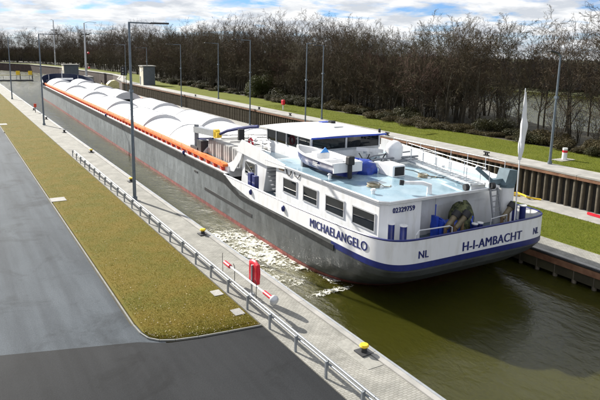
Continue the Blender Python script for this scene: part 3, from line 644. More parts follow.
# forward block with window, stair gap, wings
MB().prism([(14.15, 1.5), (17.75, 1.5), (17.35, 3.7), (13.55, 3.7)], 'x', 1.0, 10.2).build('forward_block', M_white, barge, bevel=.03)
fb = MB().box(.96, 1.0, 15.35, 16.95, 2.35, 3.2).build('window', M_glass, barge)
f_ = MB(); f_.box(.94, 1.0, 15.28, 17.02, 3.2, 3.27).box(.94, 1.0, 15.28, 17.02, 2.28, 2.35).box(.941, 1.0, 15.28, 15.35, 2.35, 3.2).box(.941, 1.0, 16.95, 17.02, 2.35, 3.2).bar((.95, 15.35, 2.36), (.95, 16.95, 3.19), .03); f_.build('window_frame', M_alu, barge)
for x in (.86, 10.26):
    MB().prism([(18.3, 3.75), (17.3, 4.66), (15.2, 4.5), (10.9, 3.98), (10.9, 3.72), (13.4, 3.5), (17.4, 3.7)], 'x', x - .04, x + .04).build('bridge_wing', M_white, barge)
MB().prism([(20.2, 1.9), (18.7, 2.1), (17.5, 3.2), (17.2, 3.72), (17.9, 3.72), (18.8, 2.9), (20.3, 2.3)], 'x', .84, .9).build('wing_buttress', M_white, barge)
MB().box(.95, 10.2, 12.28, 14.1, 1.5, 1.55).build('stair_floor', M_deckgrey, barge)
MB().box(2.3, 10.2, 12.32, 14.1, 1.55, 3.7).build('stair_wall', M_slate, barge)
for k in range(8):
    MB().box(1.02, 2.28, 12.5 + k * .19, 12.78 + k * .19, 1.75 + k * .24, 1.8 + k * .24).build('stair_tread', M_grey, barge)
MB().box(1.02, 10.18, 13.62, 17.2, 3.703, 3.74).build('bridge_deck', M_deckgrey, barge)
# blue/white bollards in side gangway
def bollard(x, y, z0, z1, rr=.17):
    o = MB().cyl((x, y, z0), (x, y, z1), rr, n=14).build('bollard_post', M_navy, barge, smooth=True)
    MB().cyl((x, y, z1), (x, y, z1 + .05), rr * 1.18, n=14).build('bollard_cap', M_white, o, smooth=True)
for x, y in ((.45, 14.9), (.45, 14.25)): 
    MB().box(x - .16, x + .16, y - .22, y + .22, 1.5, 2.75 if y > 14.5 else 2.68).build('fuel_box', M_navy, barge, bevel=.02)
for x, y in ((1.45, 1.3), (1.75, .75), (9.75, .95), (10.2, .72)): bollard(x, y, 1.5, 2.78)
# ---- wheelhouse
wh = MB().box(3.05, 8.5, 11.5, 17.6, RZ_ - .12, 4.55).build('wheelhouse', M_white_d, barge)
MB().box(3.6, 8.0, 12.0, 17.2, 4.55, 4.6).build('dashboard', M_dark, wh)
MB().box(4.6, 6.9, 13.2, 14.0, 4.4, 5.05).build('helm_seat', M_black, wh, bevel=.08)
R0 = 5.5
for x in (3.05, 8.5):
    for y in (11.5, 13.1, 14.7, 16.2, 17.6): MB().box(x - .06, x + .06, y - .06, y + .06, 4.55, R0).build('mullion', M_alu, wh)
    for y0, y1 in ((11.5, 13.1), (13.1, 14.7), (14.7, 16.2), (16.2, 17.6)): MB().box(x - .012, x + .012, y0 + .06, y1 - .06, 4.6, R0 - .03).build('window_pane', M_glass, wh)
for y in (11.5, 17.6):
    for x in (5.75,): MB().box(x - .07, x + .07, y - .061, y + .061, 4.55, R0).build('mullion', M_alu, wh)
    for x0, x1 in ((3.11, 5.68), (5.82, 8.44)): MB().box(x0, x1, y - .012, y + .012, 4.66, R0 - .03).build('window_pane', M_glass, wh)
MB().box(3.11, 8.44, 11.43, 11.498, 4.55, 4.66).build('window_sill', M_galv, wh)
rf = MB(); n = 10
def rooftop(x, y):
    u_, v_ = (x - 5.75) / 3.3, (y - 14.6) / 4; return R0 + .12 - .1 * u_ * u_ - .05 * v_ * v_
G = [[(2.75 + 6.05 * i / n - (.0 if j < n else 0), 11.05 + 7.2 * j / n - (.5 * abs(i / n - .5) * 2) ** 2 * (1 if j == n else 0)) for i in range(n + 1)] for j in range(n + 1)]
def widen(x, y): return 5.77 + (x - 5.77) * (1 + .06 * (y - 11) / 7)
for j in range(n):
    rf.strip([(widen(x, y), y, rooftop(x, y)) for x, y in G[j]], [(widen(x, y), y, rooftop(x, y)) for x, y in G[j + 1]])
rim = [G[0][i] for i in range(n + 1)] + [G[j][n] for j in range(1, n + 1)] + [G[n][i] for i in range(n - 1, -1, -1)] + [G[j][0] for j in range(n - 1, 0, -1)]
rf.strip([(widen(x, y), y, rooftop(x, y)) for x, y in rim], [(widen(x, y), y, R0 - .06) for x, y in rim], True)
i = len(rf.v); rf.v += [(widen(x, y), y, R0 - .061) for x, y in rim]; rf.f.append(tuple(range(i, i + len(rim))))
rf.build('wheelhouse_roof', M_white, barge)
MB().box(2.78, 8.76, 11.01, 11.045, R0 - .07, R0 + .04).build('roof_fascia', M_blue, barge)
MB().box(6.6, 7.4, 14.2, 14.4, R0 + .13, R0 + .18).build('roof_hatch', M_galv, barge)
MB().box(8.1, 8.5, 16.9, 17.3, R0 + .05, R0 + .22).build('roof_lamp', M_black, barge); MB().cyl((8.6, 11.6, R0), (8.6, 11.6, R0 + .28), .09).build('roof_lamp', M_black, barge)
MB().box(7.6, 8.3, 17.4, 17.9, R0 + .06, R0 + .12).build('solar_panel', M_blue, barge)
# rail on the port side of the bridge
b = MB()
for y in (13.7, 14.9, 16.1, 17.2): b.cyl((1.3, y, 3.7), (1.3, y, 4.95), .025, n=6)
for z in (4.3, 4.62, 4.95): b.cyl((1.3, 13.7, z), (1.3, 17.2, z), .022, n=6)
b.build('bridge_rail', M_alu, barge)
# black floodlight and red ring on the wing
MB().cyl((1.0, 17.8, 3.7), (1.0, 17.8, 4.6), .03, n=6).box(.78, 1.22, 17.65, 17.9, 4.55, 5.35).build('floodlight', M_black, barge, bevel=.02)
# starboard upstand along the roof
MB().prism([(1.4, RZ_ + .01), (1.4, 4.08), (6.4, 4.36), (11.3, 4.72), (13.4, 4.8), (13.4, RZ_ + .01)], 'x', 10.2, 10.28).build('roof_upstand', M_white, barge)
b = MB()
for k in range(8): b.cyl((10.24, 2.2 + k * 1.4, 4.1), (10.24, 2.2 + k * 1.4, 5.0), .022, n=6)
b.cyl((10.24, 2.2, 5.0), (10.24, 12, 5.0), .022, n=6).cyl((10.24, 2.2, 4.6), (10.24, 12, 4.6), .018, n=6); b.build('roof_rail', M_white, barge)
# ---- stern gear (parts of the vessel)
wn = thing('stern_winch', None, None); 
for kx in ('label', 'category'):
    if kx in wn: del wn[kx]
wn.parent = barge; wn.location = (5.55, 1.35, 1.5)
MB().cyl((-.9, 0, .55), (.9, 0, .55), .42, n=16).cyl((-.95, 0, .55), (-.85, 0, .55), .62, n=16).cyl((.85, 0, .55), (.95, 0, .55), .62, n=16).build('drum', M_blue, wn, smooth=True)
MB().box(-1.1, -.98, -.4, .4, 0, 1.1).build('winch_cheek', M_blue, wn); MB().box(.98, 1.1, -.4, .4, 0, 1.1).build('winch_cheek', M_blue, wn); MB().box(-1.3, -1.15, -.2, .2, .0, 1.3).cyl((-1.22, 0, 1.2), (-1.22, 0, 1.9), .03).build('winch_brake', M_blue, wn)
b = MB(); nn = 16
for a in range(9):
    ph = pi / 2 * a / 8
    for c in range(nn):
        t = 2 * pi * c / nn; rr = .72 * cos(ph) ** .6 + .03; wob = 1 + .22 * noise.noise(Vector((cos(t) * 2, sin(t) * 2, ph * 3)))
        b.v.append((.75 + rr * wob * cos(t) * 1.0, .1 + rr * wob * sin(t) * .8, .35 + 1.45 * sin(ph) * (1 + .12 * noise.noise(Vector((t, ph, 2))))))
for a in range(8):
    for c in range(nn): b.f.append((a * nn + c, a * nn + (c + 1) % nn, (a + 1) * nn + (c + 1) % nn, (a + 1) * nn + c))
b.build('winch_tarp', M_camo, wn, smooth=True)
def hawse(x, y, ang=0.):
    """inclined chain pipe with a black mouth on brown legs"""
    p, q = Vector((x - .22, y - .1, 2.3)), Vector((x + .3, y - .15, 2.85))
    h = MB().cyl(p, q, .13, .16, n=14).build('chain_pipe', M_brass, barge, smooth=True)
    dd = (q - p).normalized(); MB().cyl(q - dd * .02, q + dd * .3, .22, n=14).build('pipe_mouth', M_black, h, smooth=True)
    MB().cyl((x - .25, y - .1, 1.5), (x - .25, y - .1, 2.4), .09, n=8).cyl((x + .2, y - .1, 1.5), (x + .2, y - .1, 2.6), .09, n=8).build('pipe_leg', M_brown, h)
hawse(4.75, .85); hawse(5.2, .62); hawse(8.75, .75)
for x in (6.35, 6.75): bollard(x, .55, 1.5, 2.3, .14)
b = MB().tube([(2.2, .35, 1.5), (2.22, .35, 2.4), (2.4, .35, 2.58), (4.2, .2, 2.6), (4.4, .2, 2.5), (4.42, .2, 1.5)], .035, 6); b.build('stern_rail', M_alu, barge); b = MB().tube([(7.0, .1, 1.5), (7.0, .1, 2.62), (8.3, .2, 2.66), (8.4, .2, 1.5)], .03, 6); b.build('stern_rail', M_alu, barge)
MB().box(3.45, 3.7, 2.15, 2.29, 2.1, 2.75).box(3.7, 3.98, 2.15, 2.25, 2.2, 2.7).build('vent_cowl', M_slate, barge)
ld_ = MB().bar((8.15, .75, 1.5), (7.95, 1.15, 3.95), .06, .1).bar((8.75, .75, 1.5), (8.55, 1.15, 3.95), .06, .1).build('ladder', M_grey, barge)
for k in range(8):
    t = (k + .7) / 8.4; MB().box(8.15 - .2 * t, 8.75 - .2 * t, .72 + .4 * t, .82 + .4 * t, 1.5 + 2.45 * t, 1.53 + 2.45 * t).build('ladder_rung', M_grey, ld_)
MB().tube([(7.95, 1.2, 3.9), (7.93, 1.25, 4.8), (7.95, 1.7, 4.85)], .025, 6).build('hand_rail', M_alu, barge)
dv = MB().cyl((9.35, 1.3, 1.5), (9.35, 1.3, 3.85), .46, n=20).build('davit_column', M_white, barge, smooth=True)
hd = MB().cyl((9.35, 1.3, 3.85), (9.35, 1.3, 4.0), .48, n=20).prism([(8.85, 4.0), (9.7, 4.0), (9.85, 4.75), (9.15, 4.85)], 'y', .95, 1.65).build('davit_head', M_davit, dv)
MB().bar((9.2, 1.3, 4.2), (8.4, 1.5, 4.15), .3, .28).bar((8.5, 1.5, 4.15), (7.6, 1.9, 4.95), .17, .2).build('davit_arm', M_davit, dv)
MB().box(9.72, 9.98, 1.1, 1.5, 4.05, 4.6).build('davit_motor', M_black, dv)
# roof fittings
MB().tube([(4.2, 1.75, RZ_), (4.2, 1.75, 4.32), (3.9, 1.95, 4.42), (3.1, 2.5, 4.4)], [.14, .14, .12, .1], 8).build('roof_pipe', M_white, barge, smooth=True)
MB().cyl((3.12, 2.49, 4.4), (2.95, 2.6, 4.42), .14, n=10).build('pipe_cap', M_black, barge)
MB().box(5.0, 5.9, 5.6, 7.0, RZ_, 4.55).build('vent_box', M_white, barge, bevel=.05)
vb = MB()
for k in range(5): vb.box(5.15, 5.75, 5.575, 5.6, 4.0 + k * .09, 4.05 + k * .09)
vb.box(5.1, 5.8, 5.585, 5.598, 3.95, 4.46); vb.build('vent_grille', M_black, barge)
MB().cyl((8.0, 9.2, RZ_), (8.0, 9.2, 4.2), .12).build('radome_post', M_white, barge)
MB().cyl((8.0, 9.2, 4.15), (8.0, 9.2, 4.85), .52, .55, n=24).sphere((8.0, 9.2, 4.85), .55, .55, .5, n=24, m=14).build('radome', M_white, barge, smooth=True)
MB().cyl((6.6, 10.2, RZ_), (6.6, 10.2, 4.55), .09).bar((5.9, 10.5, 4.72), (7.4, 9.6, 4.62), .16, .22).box(6.4, 6.8, 10.0, 10.4, 4.4, 4.62).build('radar', M_white, barge)
MB().tube([(4.9, 9.2, 4.0), (6.5, 9.0, 4.25), (9.5, 8.6, 4.3)], .07, 6).tube([(4.9, 9.5, 4.0), (6.5, 9.4, 4.4), (9.4, 9.3, 4.5)], .05, 6).bar((5.3, 8.6, 4.0), (9.2, 8.4, 4.15), .12, .12).build('folded_mast', M_grey, barge)
b = MB()
for k in range(12):
    b.bar((4.6 + k * .35, 9.4 + .5 * sin(k * 1.7), RZ_), (4.7 + k * .35 + .2 * sin(k * 3), 9.5 + .6 * cos(k * 2.1), 4.35 + .25 * sin(k * 5)), .05)
b.build('mast_stays', M_dark, barge)
# grey-and-orange gear
MB().sphere((5.6, 9.0, 4.2), .14, n=10, m=6).build('buoy_light', M_orange, barge)
# deck crane at the port coaming
cr = MB().cyl((1.05, 27.1, 2.4), (1.05, 27.1, 4.6), .2, n=12).build('crane_post', M_grey, barge)
MB().box(.75, 1.45, 26.2, 27.9, 2.42, 2.75).box(.8, 1.5, 25.4, 26.4, 2.45, 3.4).build('crane_base', M_dark, cr)
MB().bar((1.05, 27.3, 4.15), (1.15, 23.0, 4.35), .42, .5).build('crane_jib', M_galv, cr)
MB().bar((1.15, 23.6, 3.85), (1.12, 26.8, 3.4), .16, .16).build('crane_ram', M_navy, cr)
MB().cyl((.95, 22.8, 4.35), (1.35, 22.8, 4.35), .36, n=14).box(.95, 1.35, 22.2, 22.9, 4.1, 4.5).build('crane_winch', M_yellow, cr)
MB().tube([(1.15, 22.5, 4.3), (1.5, 21.4, 4.75), (1.95, 20.2, 5.05), (2.4, 19.0, 5.3), (2.6, 18.3, 5.4)], .12, 8).build('crane_boom', M_navy, cr, smooth=True)
MB().tube([(1.3, 20.3, 2.5), (1.6, 19.5, 3.4), (2.6, 18.2, 4.6)], .03, 5).build('stay', M_dark, barge)
for k in range(4):
    MB().tube([(1.5, 24.5 - k * 1.8, 3.95), (4.0, 22.6 - k * 1.6, 4.15), (7.8, 20.0 - k * .6, 4.2)], .03, 5).build('guy_wire', M_dark, barge)
# name board strip, side lamps, anchor pocket on port side
MB().box(-.02, .02, 13.8, 22.5, -.05, .2).build('hull_recess', M_black, barge)
MB().box(-.03, .02, 24.0, 24.8, 1.0, 1.16).build('hull_recess', M_black, barge)
for y in (9.4, 13.9, 27.3, 58.5): MB().sphere((-.06, y, 1.7 if y < 20 else 2.2), .13, .13, .2, n=8, m=6).build('fender', M_navy, barge, smooth=True)
b = MB().tube([(.93, 10.9, 3.78), (.9, 10.75, 3.45), (.9, 10.5, 3.38), (.9, 10.3, 3.5), (.93, 10.25, 3.78)], .035, 6); b.tube([(.93, 9.9, 3.78), (.9, 9.75, 3.5), (.9, 9.4, 3.45), (.93, 9.2, 3.7)], .025, 6); b.build('hose_loop', M_dark, barge)
MB().box(.86, .94, 11.2, 11.75, 3.55, 3.85).build('hose_box', M_brown, barge)

# ---- things standing on the barge
cb_me = MB(); cb_me.box(0, 3.1, 0, 1.25, 0, 1.35)
for k in range(7): cb_me.box(.1 + k * .43, .3 + k * .43, -.04, 0, .08, 1.27).box(.1 + k * .43, .3 + k * .43, 1.25, 1.29, .08, 1.27)
for k in range(3): cb_me.box(-.04, 0, .1 + k * .4, .32 + k * .4, .08, 1.27)
crate_me = cb_me.mesh('crate', mat('crate_grey', (.34, .34, .33), .6, col2=(.46, .46, .45), scale=2))
for k, lab in enumerate(['ribbed grey crate with diagonal bar beside the white bridge wing', 'ribbed grey crate second from the bridge wing in the row', 'ribbed grey crate third from the bridge wing in the row', 'ribbed grey crate next to the yellow crane winch']):
    o = put(crate_me, 'deck_crate', loc=BW(1.25, 18.75 + k * 1.62, 2.35 if k else 2.35), rz=BR); tag(o, lab, 'crate', 'grey crates on the barge')
    if k == 0:
        MB().bar((.2, -.06, .2), (2.9, -.06, 1.2), .05).bar((.05, -.08, 0), (.05, -.08, 1.5), .06).bar((3.0, -.08, 0), (3.0, -.08, 1.5), .06).bar((0, -.08, 1.48), (3.1, -.08, 1.48), .05).build('frame_bar', M_alu, o)
        MB().box(.35, 2.95, -.052, -.042, .12, 1.22).build('grille', M_dark, o)
MBx = MB().box(1.0, 4.6, 18.6, 25.4, 2.25, 2.345); MBx.build('crate_platform', M_grey, barge)

# tender with outboard
tn = thing('tender_boat', 'small white and navy tender with black outboard on the house roof', 'boat', BW(2.35, 9.1, RZ_ + .12), BR)
def tender_sec(t):  # t 0 stern..1 bow
    wv = .95 * (1 - max(0, (t - .45) / .55) ** 2.2) + .02; kz = .0 + .28 * max(0, (t - .6) / .4) ** 2; g = .78 + .22 * t * t
    return wv, kz, g
secs = []; inn = []
for k in range(13):
    t = k / 12; y = -2.7 + 5.5 * t; wv, kz, g = tender_sec(t)
    secs.append([(-wv, y, g), (-wv * .95, y, g * .6 + kz * .3), (-wv * .7, y, .16 + kz), (0, y, kz), (wv * .7, y, .16 + kz), (wv * .95, y, g * .6 + kz * .3), (wv, y, g)])
    inn.append([(-wv * .86, y, g), (-wv * .8, y, .4 + kz * .8), (0, y, .34 + kz * .8), (wv * .8, y, .4 + kz * .8), (wv * .86, y, g)])
b = MB()
for a, c in zip(secs[:-1], secs[1:]): b.strip(a, c)
i = len(b.v); b.v += secs[0]; b.f.append(tuple(range(i, i + 7))); b.build('hull', M_navy, tn, smooth=True)
b = MB()
for a, c in zip(inn[:-1], inn[1:]): b.strip(a, c)
b.strip([q[0] for q in secs], [q[0] for q in inn]).strip([q[-1] for q in secs], [q[-1] for q in inn]); i = len(b.v); b.v += inn[0]; b.f.append(tuple(range(i, i + 5)))
b.build('interior', M_white, tn, smooth=True)
b = MB(); b.tube([(q[0][0] - .02, q[0][1], q[0][2]) for q in secs] , .07, 6).tube([(q[-1][0] + .02, q[-1][1], q[-1][2]) for q in secs], .07, 6).box(-.96, .96, -2.78, -2.68, .3, .86); b.build('gunwale', M_white, tn, smooth=True)
MB().box(-.75, .75, -1.2, -.8, .4, .75).box(-.7, .7, .9, 1.25, .4, .75).box(-.45, .45, -.2, .45, .4, 1.0).build('thwart', M_white_d, tn, bevel=.03)
MB().prism([(-.25, 1.0), (.4, 1.0), (.1, 1.32)], 'y', -.22, -.18).build('windscreen', mat('blue_screen', (.03, .22, .6), .2), tn)
om = MB().box(-.2, .2, -3.15, -2.75, .75, 1.25).box(-.12, .12, -3.05, -2.85, -.05, .78).build('outboard_motor', M_black, tn, bevel=.07)
me = text_mesh('EBF', .34, bold=.01); me.materials.append(M_white)
o = put(me, 'lettering', tn, loc=(-.99, -.6, .42)); o.rotation_euler = (pi / 2, 0, -pi / 2)
MB().box(-.6, .6, -1.9, -1.7, -.11, .22).box(-.5, .5, 1.4, 1.6, -.11, .3).build('cradle', M_grey, tn)
# blue tarpaulin heap
b = MB(); nn = 20; mm = 10
for a in range(mm + 1):
    ph = pi / 2 * a / mm
    for c in range(nn):
        t = 2 * pi * c / nn; rr = cos(ph) ** .45; wob = 1 + .16 * noise.noise(Vector((cos(t) * 2.3, sin(t) * 2.3, ph * 2.5)))
        b.v.append((1.05 * rr * wob * cos(t), 1.45 * rr * wob * sin(t), .9 * sin(ph) ** .8 * (1 + .25 * noise.noise(Vector((cos(t) * 1.5, sin(t) * 1.5, 4 + ph))))))
for a in range(mm):
    for c in range(nn): b.f.append((a * nn + c, a * nn + (c + 1) % nn, (a + 1) * nn + (c + 1) % nn, (a + 1) * nn + c))
tp = tag(b.build('tarpaulin_bundle', M_tarp, None, True, loc=BW(4.35, 8.0, RZ_), rz=BR), 'bright blue tarpaulin bundle on the wet roof beside the tender', 'tarpaulin'); tp.scale = (.9, .85, .8)
MB().bar((-.9, -.3, .98), (1.0, -1.1, .72), .06).build('boat_hook', M_white, tp)
# gangway lying on the roof
gw = thing('gangway', 'aluminium gangway with railings lying along the starboard roof edge', 'gangway', BW(8.3, 5.6, RZ_), BR)
p0, p1 = Vector((.9, 4.2, .28)), Vector((-1.0, -4.2, .28)); sd = Vector((.42, -.1, 0))
MB().bar(p0 + sd, p1 + sd, .07, .12).bar(p0 - sd, p1 - sd, .07, .12).bar(p0 + sd - Vector((0, 0, .28)), p0 - sd - Vector((0, 0, .28)), .08, .3).bar(p1 + sd - Vector((0, 0, .14)), p1 - sd - Vector((0, 0, .14)), .08, .26).build('side_beam', M_alu, gw)
for k in range(20):
    c = p0.lerp(p1, (k + .5) / 20); MB().bar(c + sd, c - sd, .22, .03).build('tread', M_galv, gw)
b = MB()
for k in range(6):
    c = p0.lerp(p1, (k + .3) / 5.6); b.cyl(c - sd, c - sd + Vector((0, 0, .85)), .022, n=6).cyl(c + sd, c + sd + Vector((0, 0, .85)), .022, n=6)
b.cyl(p0 - sd + Vector((0, 0, .85)), p1 - sd + Vector((0, 0, .85)), .022, n=6).cyl(p0 + sd + Vector((0, 0, .85)), p1 + sd + Vector((0, 0, .85)), .022, n=6); b.build('hand_rail', M_alu, gw)
for s in (-1, 1): MB().cyl(p1 + sd * s * 1.6 + Vector((0, -.1, -.1)), p1 + sd * s * 2.1 + Vector((0, -.1, -.1)), .18, n=12).build('wheel', M_black, gw)
MB().tube([p0 + sd * 2 + Vector((0, 0, -.2)), p0.lerp(p1, .5) + sd * 2.5 + Vector((0, 0, -.2)), p1 + sd * 3 + Vector((0, 0, -.2))], .08, 8).build('long_pole', M_white, gw)
def coil(name, label, loc, m, rad=.38, turns=5):
    pts = []
    for k in range(turns * 14):
        t = 2 * pi * k / 14; rr = rad * (1 - .1 * (k / 14) % .35) * (1 + .05 * sin(k * 1.9)); pts.append((rr * cos(t), rr * sin(t), .03 + .035 * (k // 14) + .01 * sin(k)))
    pts += [(rad * 1.3, -.3, .03), (rad * 1.9, -.5, .03), (rad * 2.6, -.25, .03)]
    return tag(MB().tube(pts, .022, 5).build(name, m, None, True, loc=loc, rz=BR), label, 'rope')
M_rope = mat('rope_beige', (.34, .29, .2), .9, var=.2, scale=8)
coil('rope_coil', 'beige rope coil on the blue roof near the white bent pipe', BW(2.6, 4.3, RZ_ + .006), M_rope)
coil('rope_coil', 'beige rope coil on the blue roof beside the vent box', BW(6.7, 5.0, RZ_ + .006), M_rope, .3)
coil('rope_coil', 'dark rope coil on the stern deck by the left bollards', BW(2.9, 1.0, 1.502), M_dark, .3)
hs = MB().tube([(5.9, 6.6, RZ_ + .03), (6.4, 7.3, RZ_ + .03), (6.1, 8.2, RZ_ + .03), (7.0, 8.0, RZ_ + .03), (7.4, 6.6, RZ_ + .03), (7.1, 5.2, RZ_ + .03), (7.6, 4.2, RZ_ + .03)], .025, 6); hs.build('deck_hose', M_dark, barge, smooth=True)
for k, (x, y, h_) in enumerate(((6.2, 8.6, .35), (7.1, 8.9, .28), (4.9, 10.4, .4), (8.9, 10.3, .3))): MB().box(x - .2, x + .2, y - .15, y + .15, RZ_, RZ_ + h_).build('deck_box', (M_white_d, M_grey, M_blue, M_orange)[k], barge, bevel=.03)
for x, y in ((1.6, 3.0), (1.6, 7.0), (7.9, 3.4), (9.4, 6.2)): MB().cyl((x, y, RZ_), (x, y, RZ_ + .22), .09, n=10).cyl((x, y, RZ_ + .2), (x, y, RZ_ + .28), .16, .1, n=10).build('mushroom_vent', M_white_d, barge, smooth=True)
# life ring on wing
def ring(name, label, loc, rad, tub, m, rz, rxx):
    b = MB(); n1_, n2_ = 20, 8
    for a in range(n1_):
        t = 2 * pi * a / n1_
        for c in range(n2_):
            s = 2 * pi * c / n2_; b.v.append(((rad + tub * cos(s)) * cos(t), (rad + tub * cos(s)) * sin(t), tub * sin(s)))
    for a in range(n1_):
        for c in range(n2_): b.f.append((a * n2_ + c, ((a + 1) % n1_) * n2_ + c, ((a + 1) % n1_) * n2_ + (c + 1) % n2_, a * n2_ + (c + 1) % n2_))
    o = b.build(name, m, None, True, loc=loc); o.rotation_euler = (rxx, 0, rz); return tag(o, label, 'life ring')
ring('life_ring', 'red life ring hung on the rail in front of the wheelhouse', BW(1.36, 16.9, 4.45), .3, .08, M_red, pi / 2 - .02, pi / 2)
# flagstaff with furled white flag
fs = thing('flagstaff', 'white flagstaff with a furled white flag at the stern', 'flag', BW(9.15, .35, 1.5), BR)
MB().cyl((0, 0, 0), (-.12, -.02, 7.75), .04, .022, n=8).build('staff', M_white, fs)
b = MB(); nn = 14; mm = 26
for a in range(mm + 1):
    t = a / mm; z = 4.0 + 3.55 * t; wd = .05 + .17 * min(1, (1 - t) * 2.2) * min(1, t * 6 + .3) * (1 + .35 * noise.noise(Vector((t * 5, 0, 7))))
    for c in range(nn):
        s = 2 * pi * c / nn; fold = 1 + .3 * sin(3 * s + 6 * t) + .2 * noise.noise(Vector((s, t * 7, 1)))
        b.v.append((-.07 + wd * .4 + wd * fold * cos(s) * .8, wd * .5 * fold * sin(s), z))
for a in range(mm):
    for c in range(nn): b.f.append((a * nn + c, a * nn + (c + 1) % nn, (a + 1) * nn + (c + 1) % nn, (a + 1) * nn + c))
b.build('flag', M_white, fs, smooth=True)

# ------------------------------------------------------------------ quay furniture
# guard rail
M_rail = mat('rail_zinc', (.26, .28, .3), .4, .3, var=.08, scale=2)
gr = thing('guard_rail', 'galvanised guard rail on short posts between the grass strip and the quay', 'guard rail', (10.2, 34, 0))
for k in range(13):
    y = -26 + k * 4
    MB().cyl((0, y + .01, .66), (0, y + 3.99, 0.66), .045, n=10).build('top_rail', M_rail, gr, smooth=True)
    MB().cyl((.01, y + .01, .49), (.01, y + 3.99, .5), .042, n=10).build('lower_rail', M_rail, gr, smooth=True)
for k in range(27):
    y = -25.5 + k * 2
    MB().box(-.14, -.06, y - .035, y + .035, -.02, .62).build('rail_post', M_rail, gr)
    MB().box(-.06, -.02, y - .04, y + .04, .36, .68).build('rail_clip', M_rail, gr)
def lamp(name, label, loc, h, arm, group, rr=.1, head=1.3, tilt=0., m=M_post):
    t = thing(name, label, 'street lamp', loc, 0, group)
    MB().cyl((0, 0, 0), (0, 0, h * .5), rr * 1.25, rr, n=12).cyl((0, 0, h * .5), (0, 0, h), rr, rr * .75, n=12).build('post', m, t, smooth=True)
    MB().cyl((0, 0, 0), (0, 0, .25), rr * 1.9, n=12).build('base_plate', m, t)
    s = 1 if arm > 0 else -1
    MB().bar((-.06 * s, 0, h + .02), (arm, 0, h + .02 + tilt), .1, .1).build('arm', m, t)
    MB().bar((arm - .05 * s, 0, h + .03 + tilt), (arm + head * s, 0, h + .06 + tilt * 1.6), .32, .12).build('lamp_head', M_dark, t, bevel=.03)
    MB().box(-.13, .13, -.13, .13, h * .62, h * .62 + .18).build('bracket', m, t)
    return t
GL = 'street lamps along the lock'
lamp('street_lamp', 'tall lamp post with long arm on the left quay beside the hull, nearest the camera', (10.9, 40.7, 0), 12.6, 1.5, GL)
lamp('street_lamp', 'tall lamp post on the left quay near the bow of the barge', (11.0, 87.4, 0), 12.6, 1.5, GL)
lamp('street_lamp', 'leftmost tall lamp post, far along the left quay', (11.0, 134, 0), 12.6, 1.5, GL)
lamp('street_lamp', 'leaning looking lamp post on the upper path at the far right', (40.3, 27.7, TZ), 8.4, -.4, GL, rr=.09, head=1.0, tilt=.25)
lamp('street_lamp', 'lamp post on the upper path behind the right end of the wheelhouse', (40.3, 60.6, TZ), 9.2, -.3, GL, rr=.085, head=1.2)
lamp('street_lamp', 'lamp post on the upper path behind the middle of the hatches', (40.3, 93.6, TZ), 9.6, -1.2, GL, rr=.085)
lamp('street_lamp', 'lamp post on the upper path next to the cream tower', (40.3, 135.9, TZ), 8.7, -1.2, GL, rr=.085)
lamp('street_lamp', 'lamp post on the lower path behind the wheelhouse roof', (37.9, 60.7, .04), 11.9, .6, GL, rr=.085, head=.6)
lamp('street_lamp', 'lamp post with long arm on the lower path behind the crane', (37.9, 76.3, .04), 12.4, -1.6, GL, rr=.09)
lamp('street_lamp', 'lamp post on the lower path behind the mid hatch covers', (37.9, 105.9, .04), 11.8, -1.5, GL, rr=.085)
lamp('street_lamp', 'far lamp post beyond the yellow machine at the end of the lower path', (37.9, 146, .04), 11.8, -1.5, GL, rr=.085)
# mooring bollards, yellow heads
bh = thing('mooring_bollard', '', 'bollard', (0, 0, 0)); 
MB().box(-.34, .34, -.34, .34, 0, .05).build('base', M_dark, bh)
MB().cyl((0, 0, .04), (0, 0, .3), .17, .12, n=14).build('stem', M_black, bh, smooth=True)
MB().cyl((0, 0, .26), (0, 0, .34), .16, .24, n=16).cyl((0, 0, .34), (0, 0, .42), .24, .19, n=16).build('head', M_yellow, bh, smooth=True)
dark_head = MB().cyl((0, 0, .26), (0, 0, .34), .16, .24, n=16).cyl((0, 0, .34), (0, 0, .42), .24, .19, n=16).mesh('head', M_black, True)
labs = ['yellow topped mooring bollard nearest the camera on its dark plate', 'yellow topped mooring bollard beside the white wash', 'yellow topped bollard just past the near lamp post', 'fourth mooring bollard from the camera along the quay edge', 'fifth mooring bollard from the camera along the quay edge', 'sixth mooring bollard from the camera along the quay edge', 'farthest small mooring bollard near the bow on the left quay']
for k, y in enumerate([15.2, 30.9, 46.7, 62.2, 78.6, 94.5, 109.2]):
    o = bh if k == 0 else copy_tree(bh)
    if k > 3:
        for ch_ in o.children:
            if ch_.name.startswith('head'): ch_.data = dark_head
    o.location = (12.25, y, .02); o.scale = (.78, .78, .78); tag(o, labs[k], 'bollard', 'mooring bollards on the left quay')
tag(MB().box(11.68, 12.35, 14.2, 16.3, .001, .012).build('cover_plate', mat('plate_concrete', (.26, .255, .23), .8, var=.15, scale=5)), 'dark rectangular cover plate round the nearest bollard', 'plate')
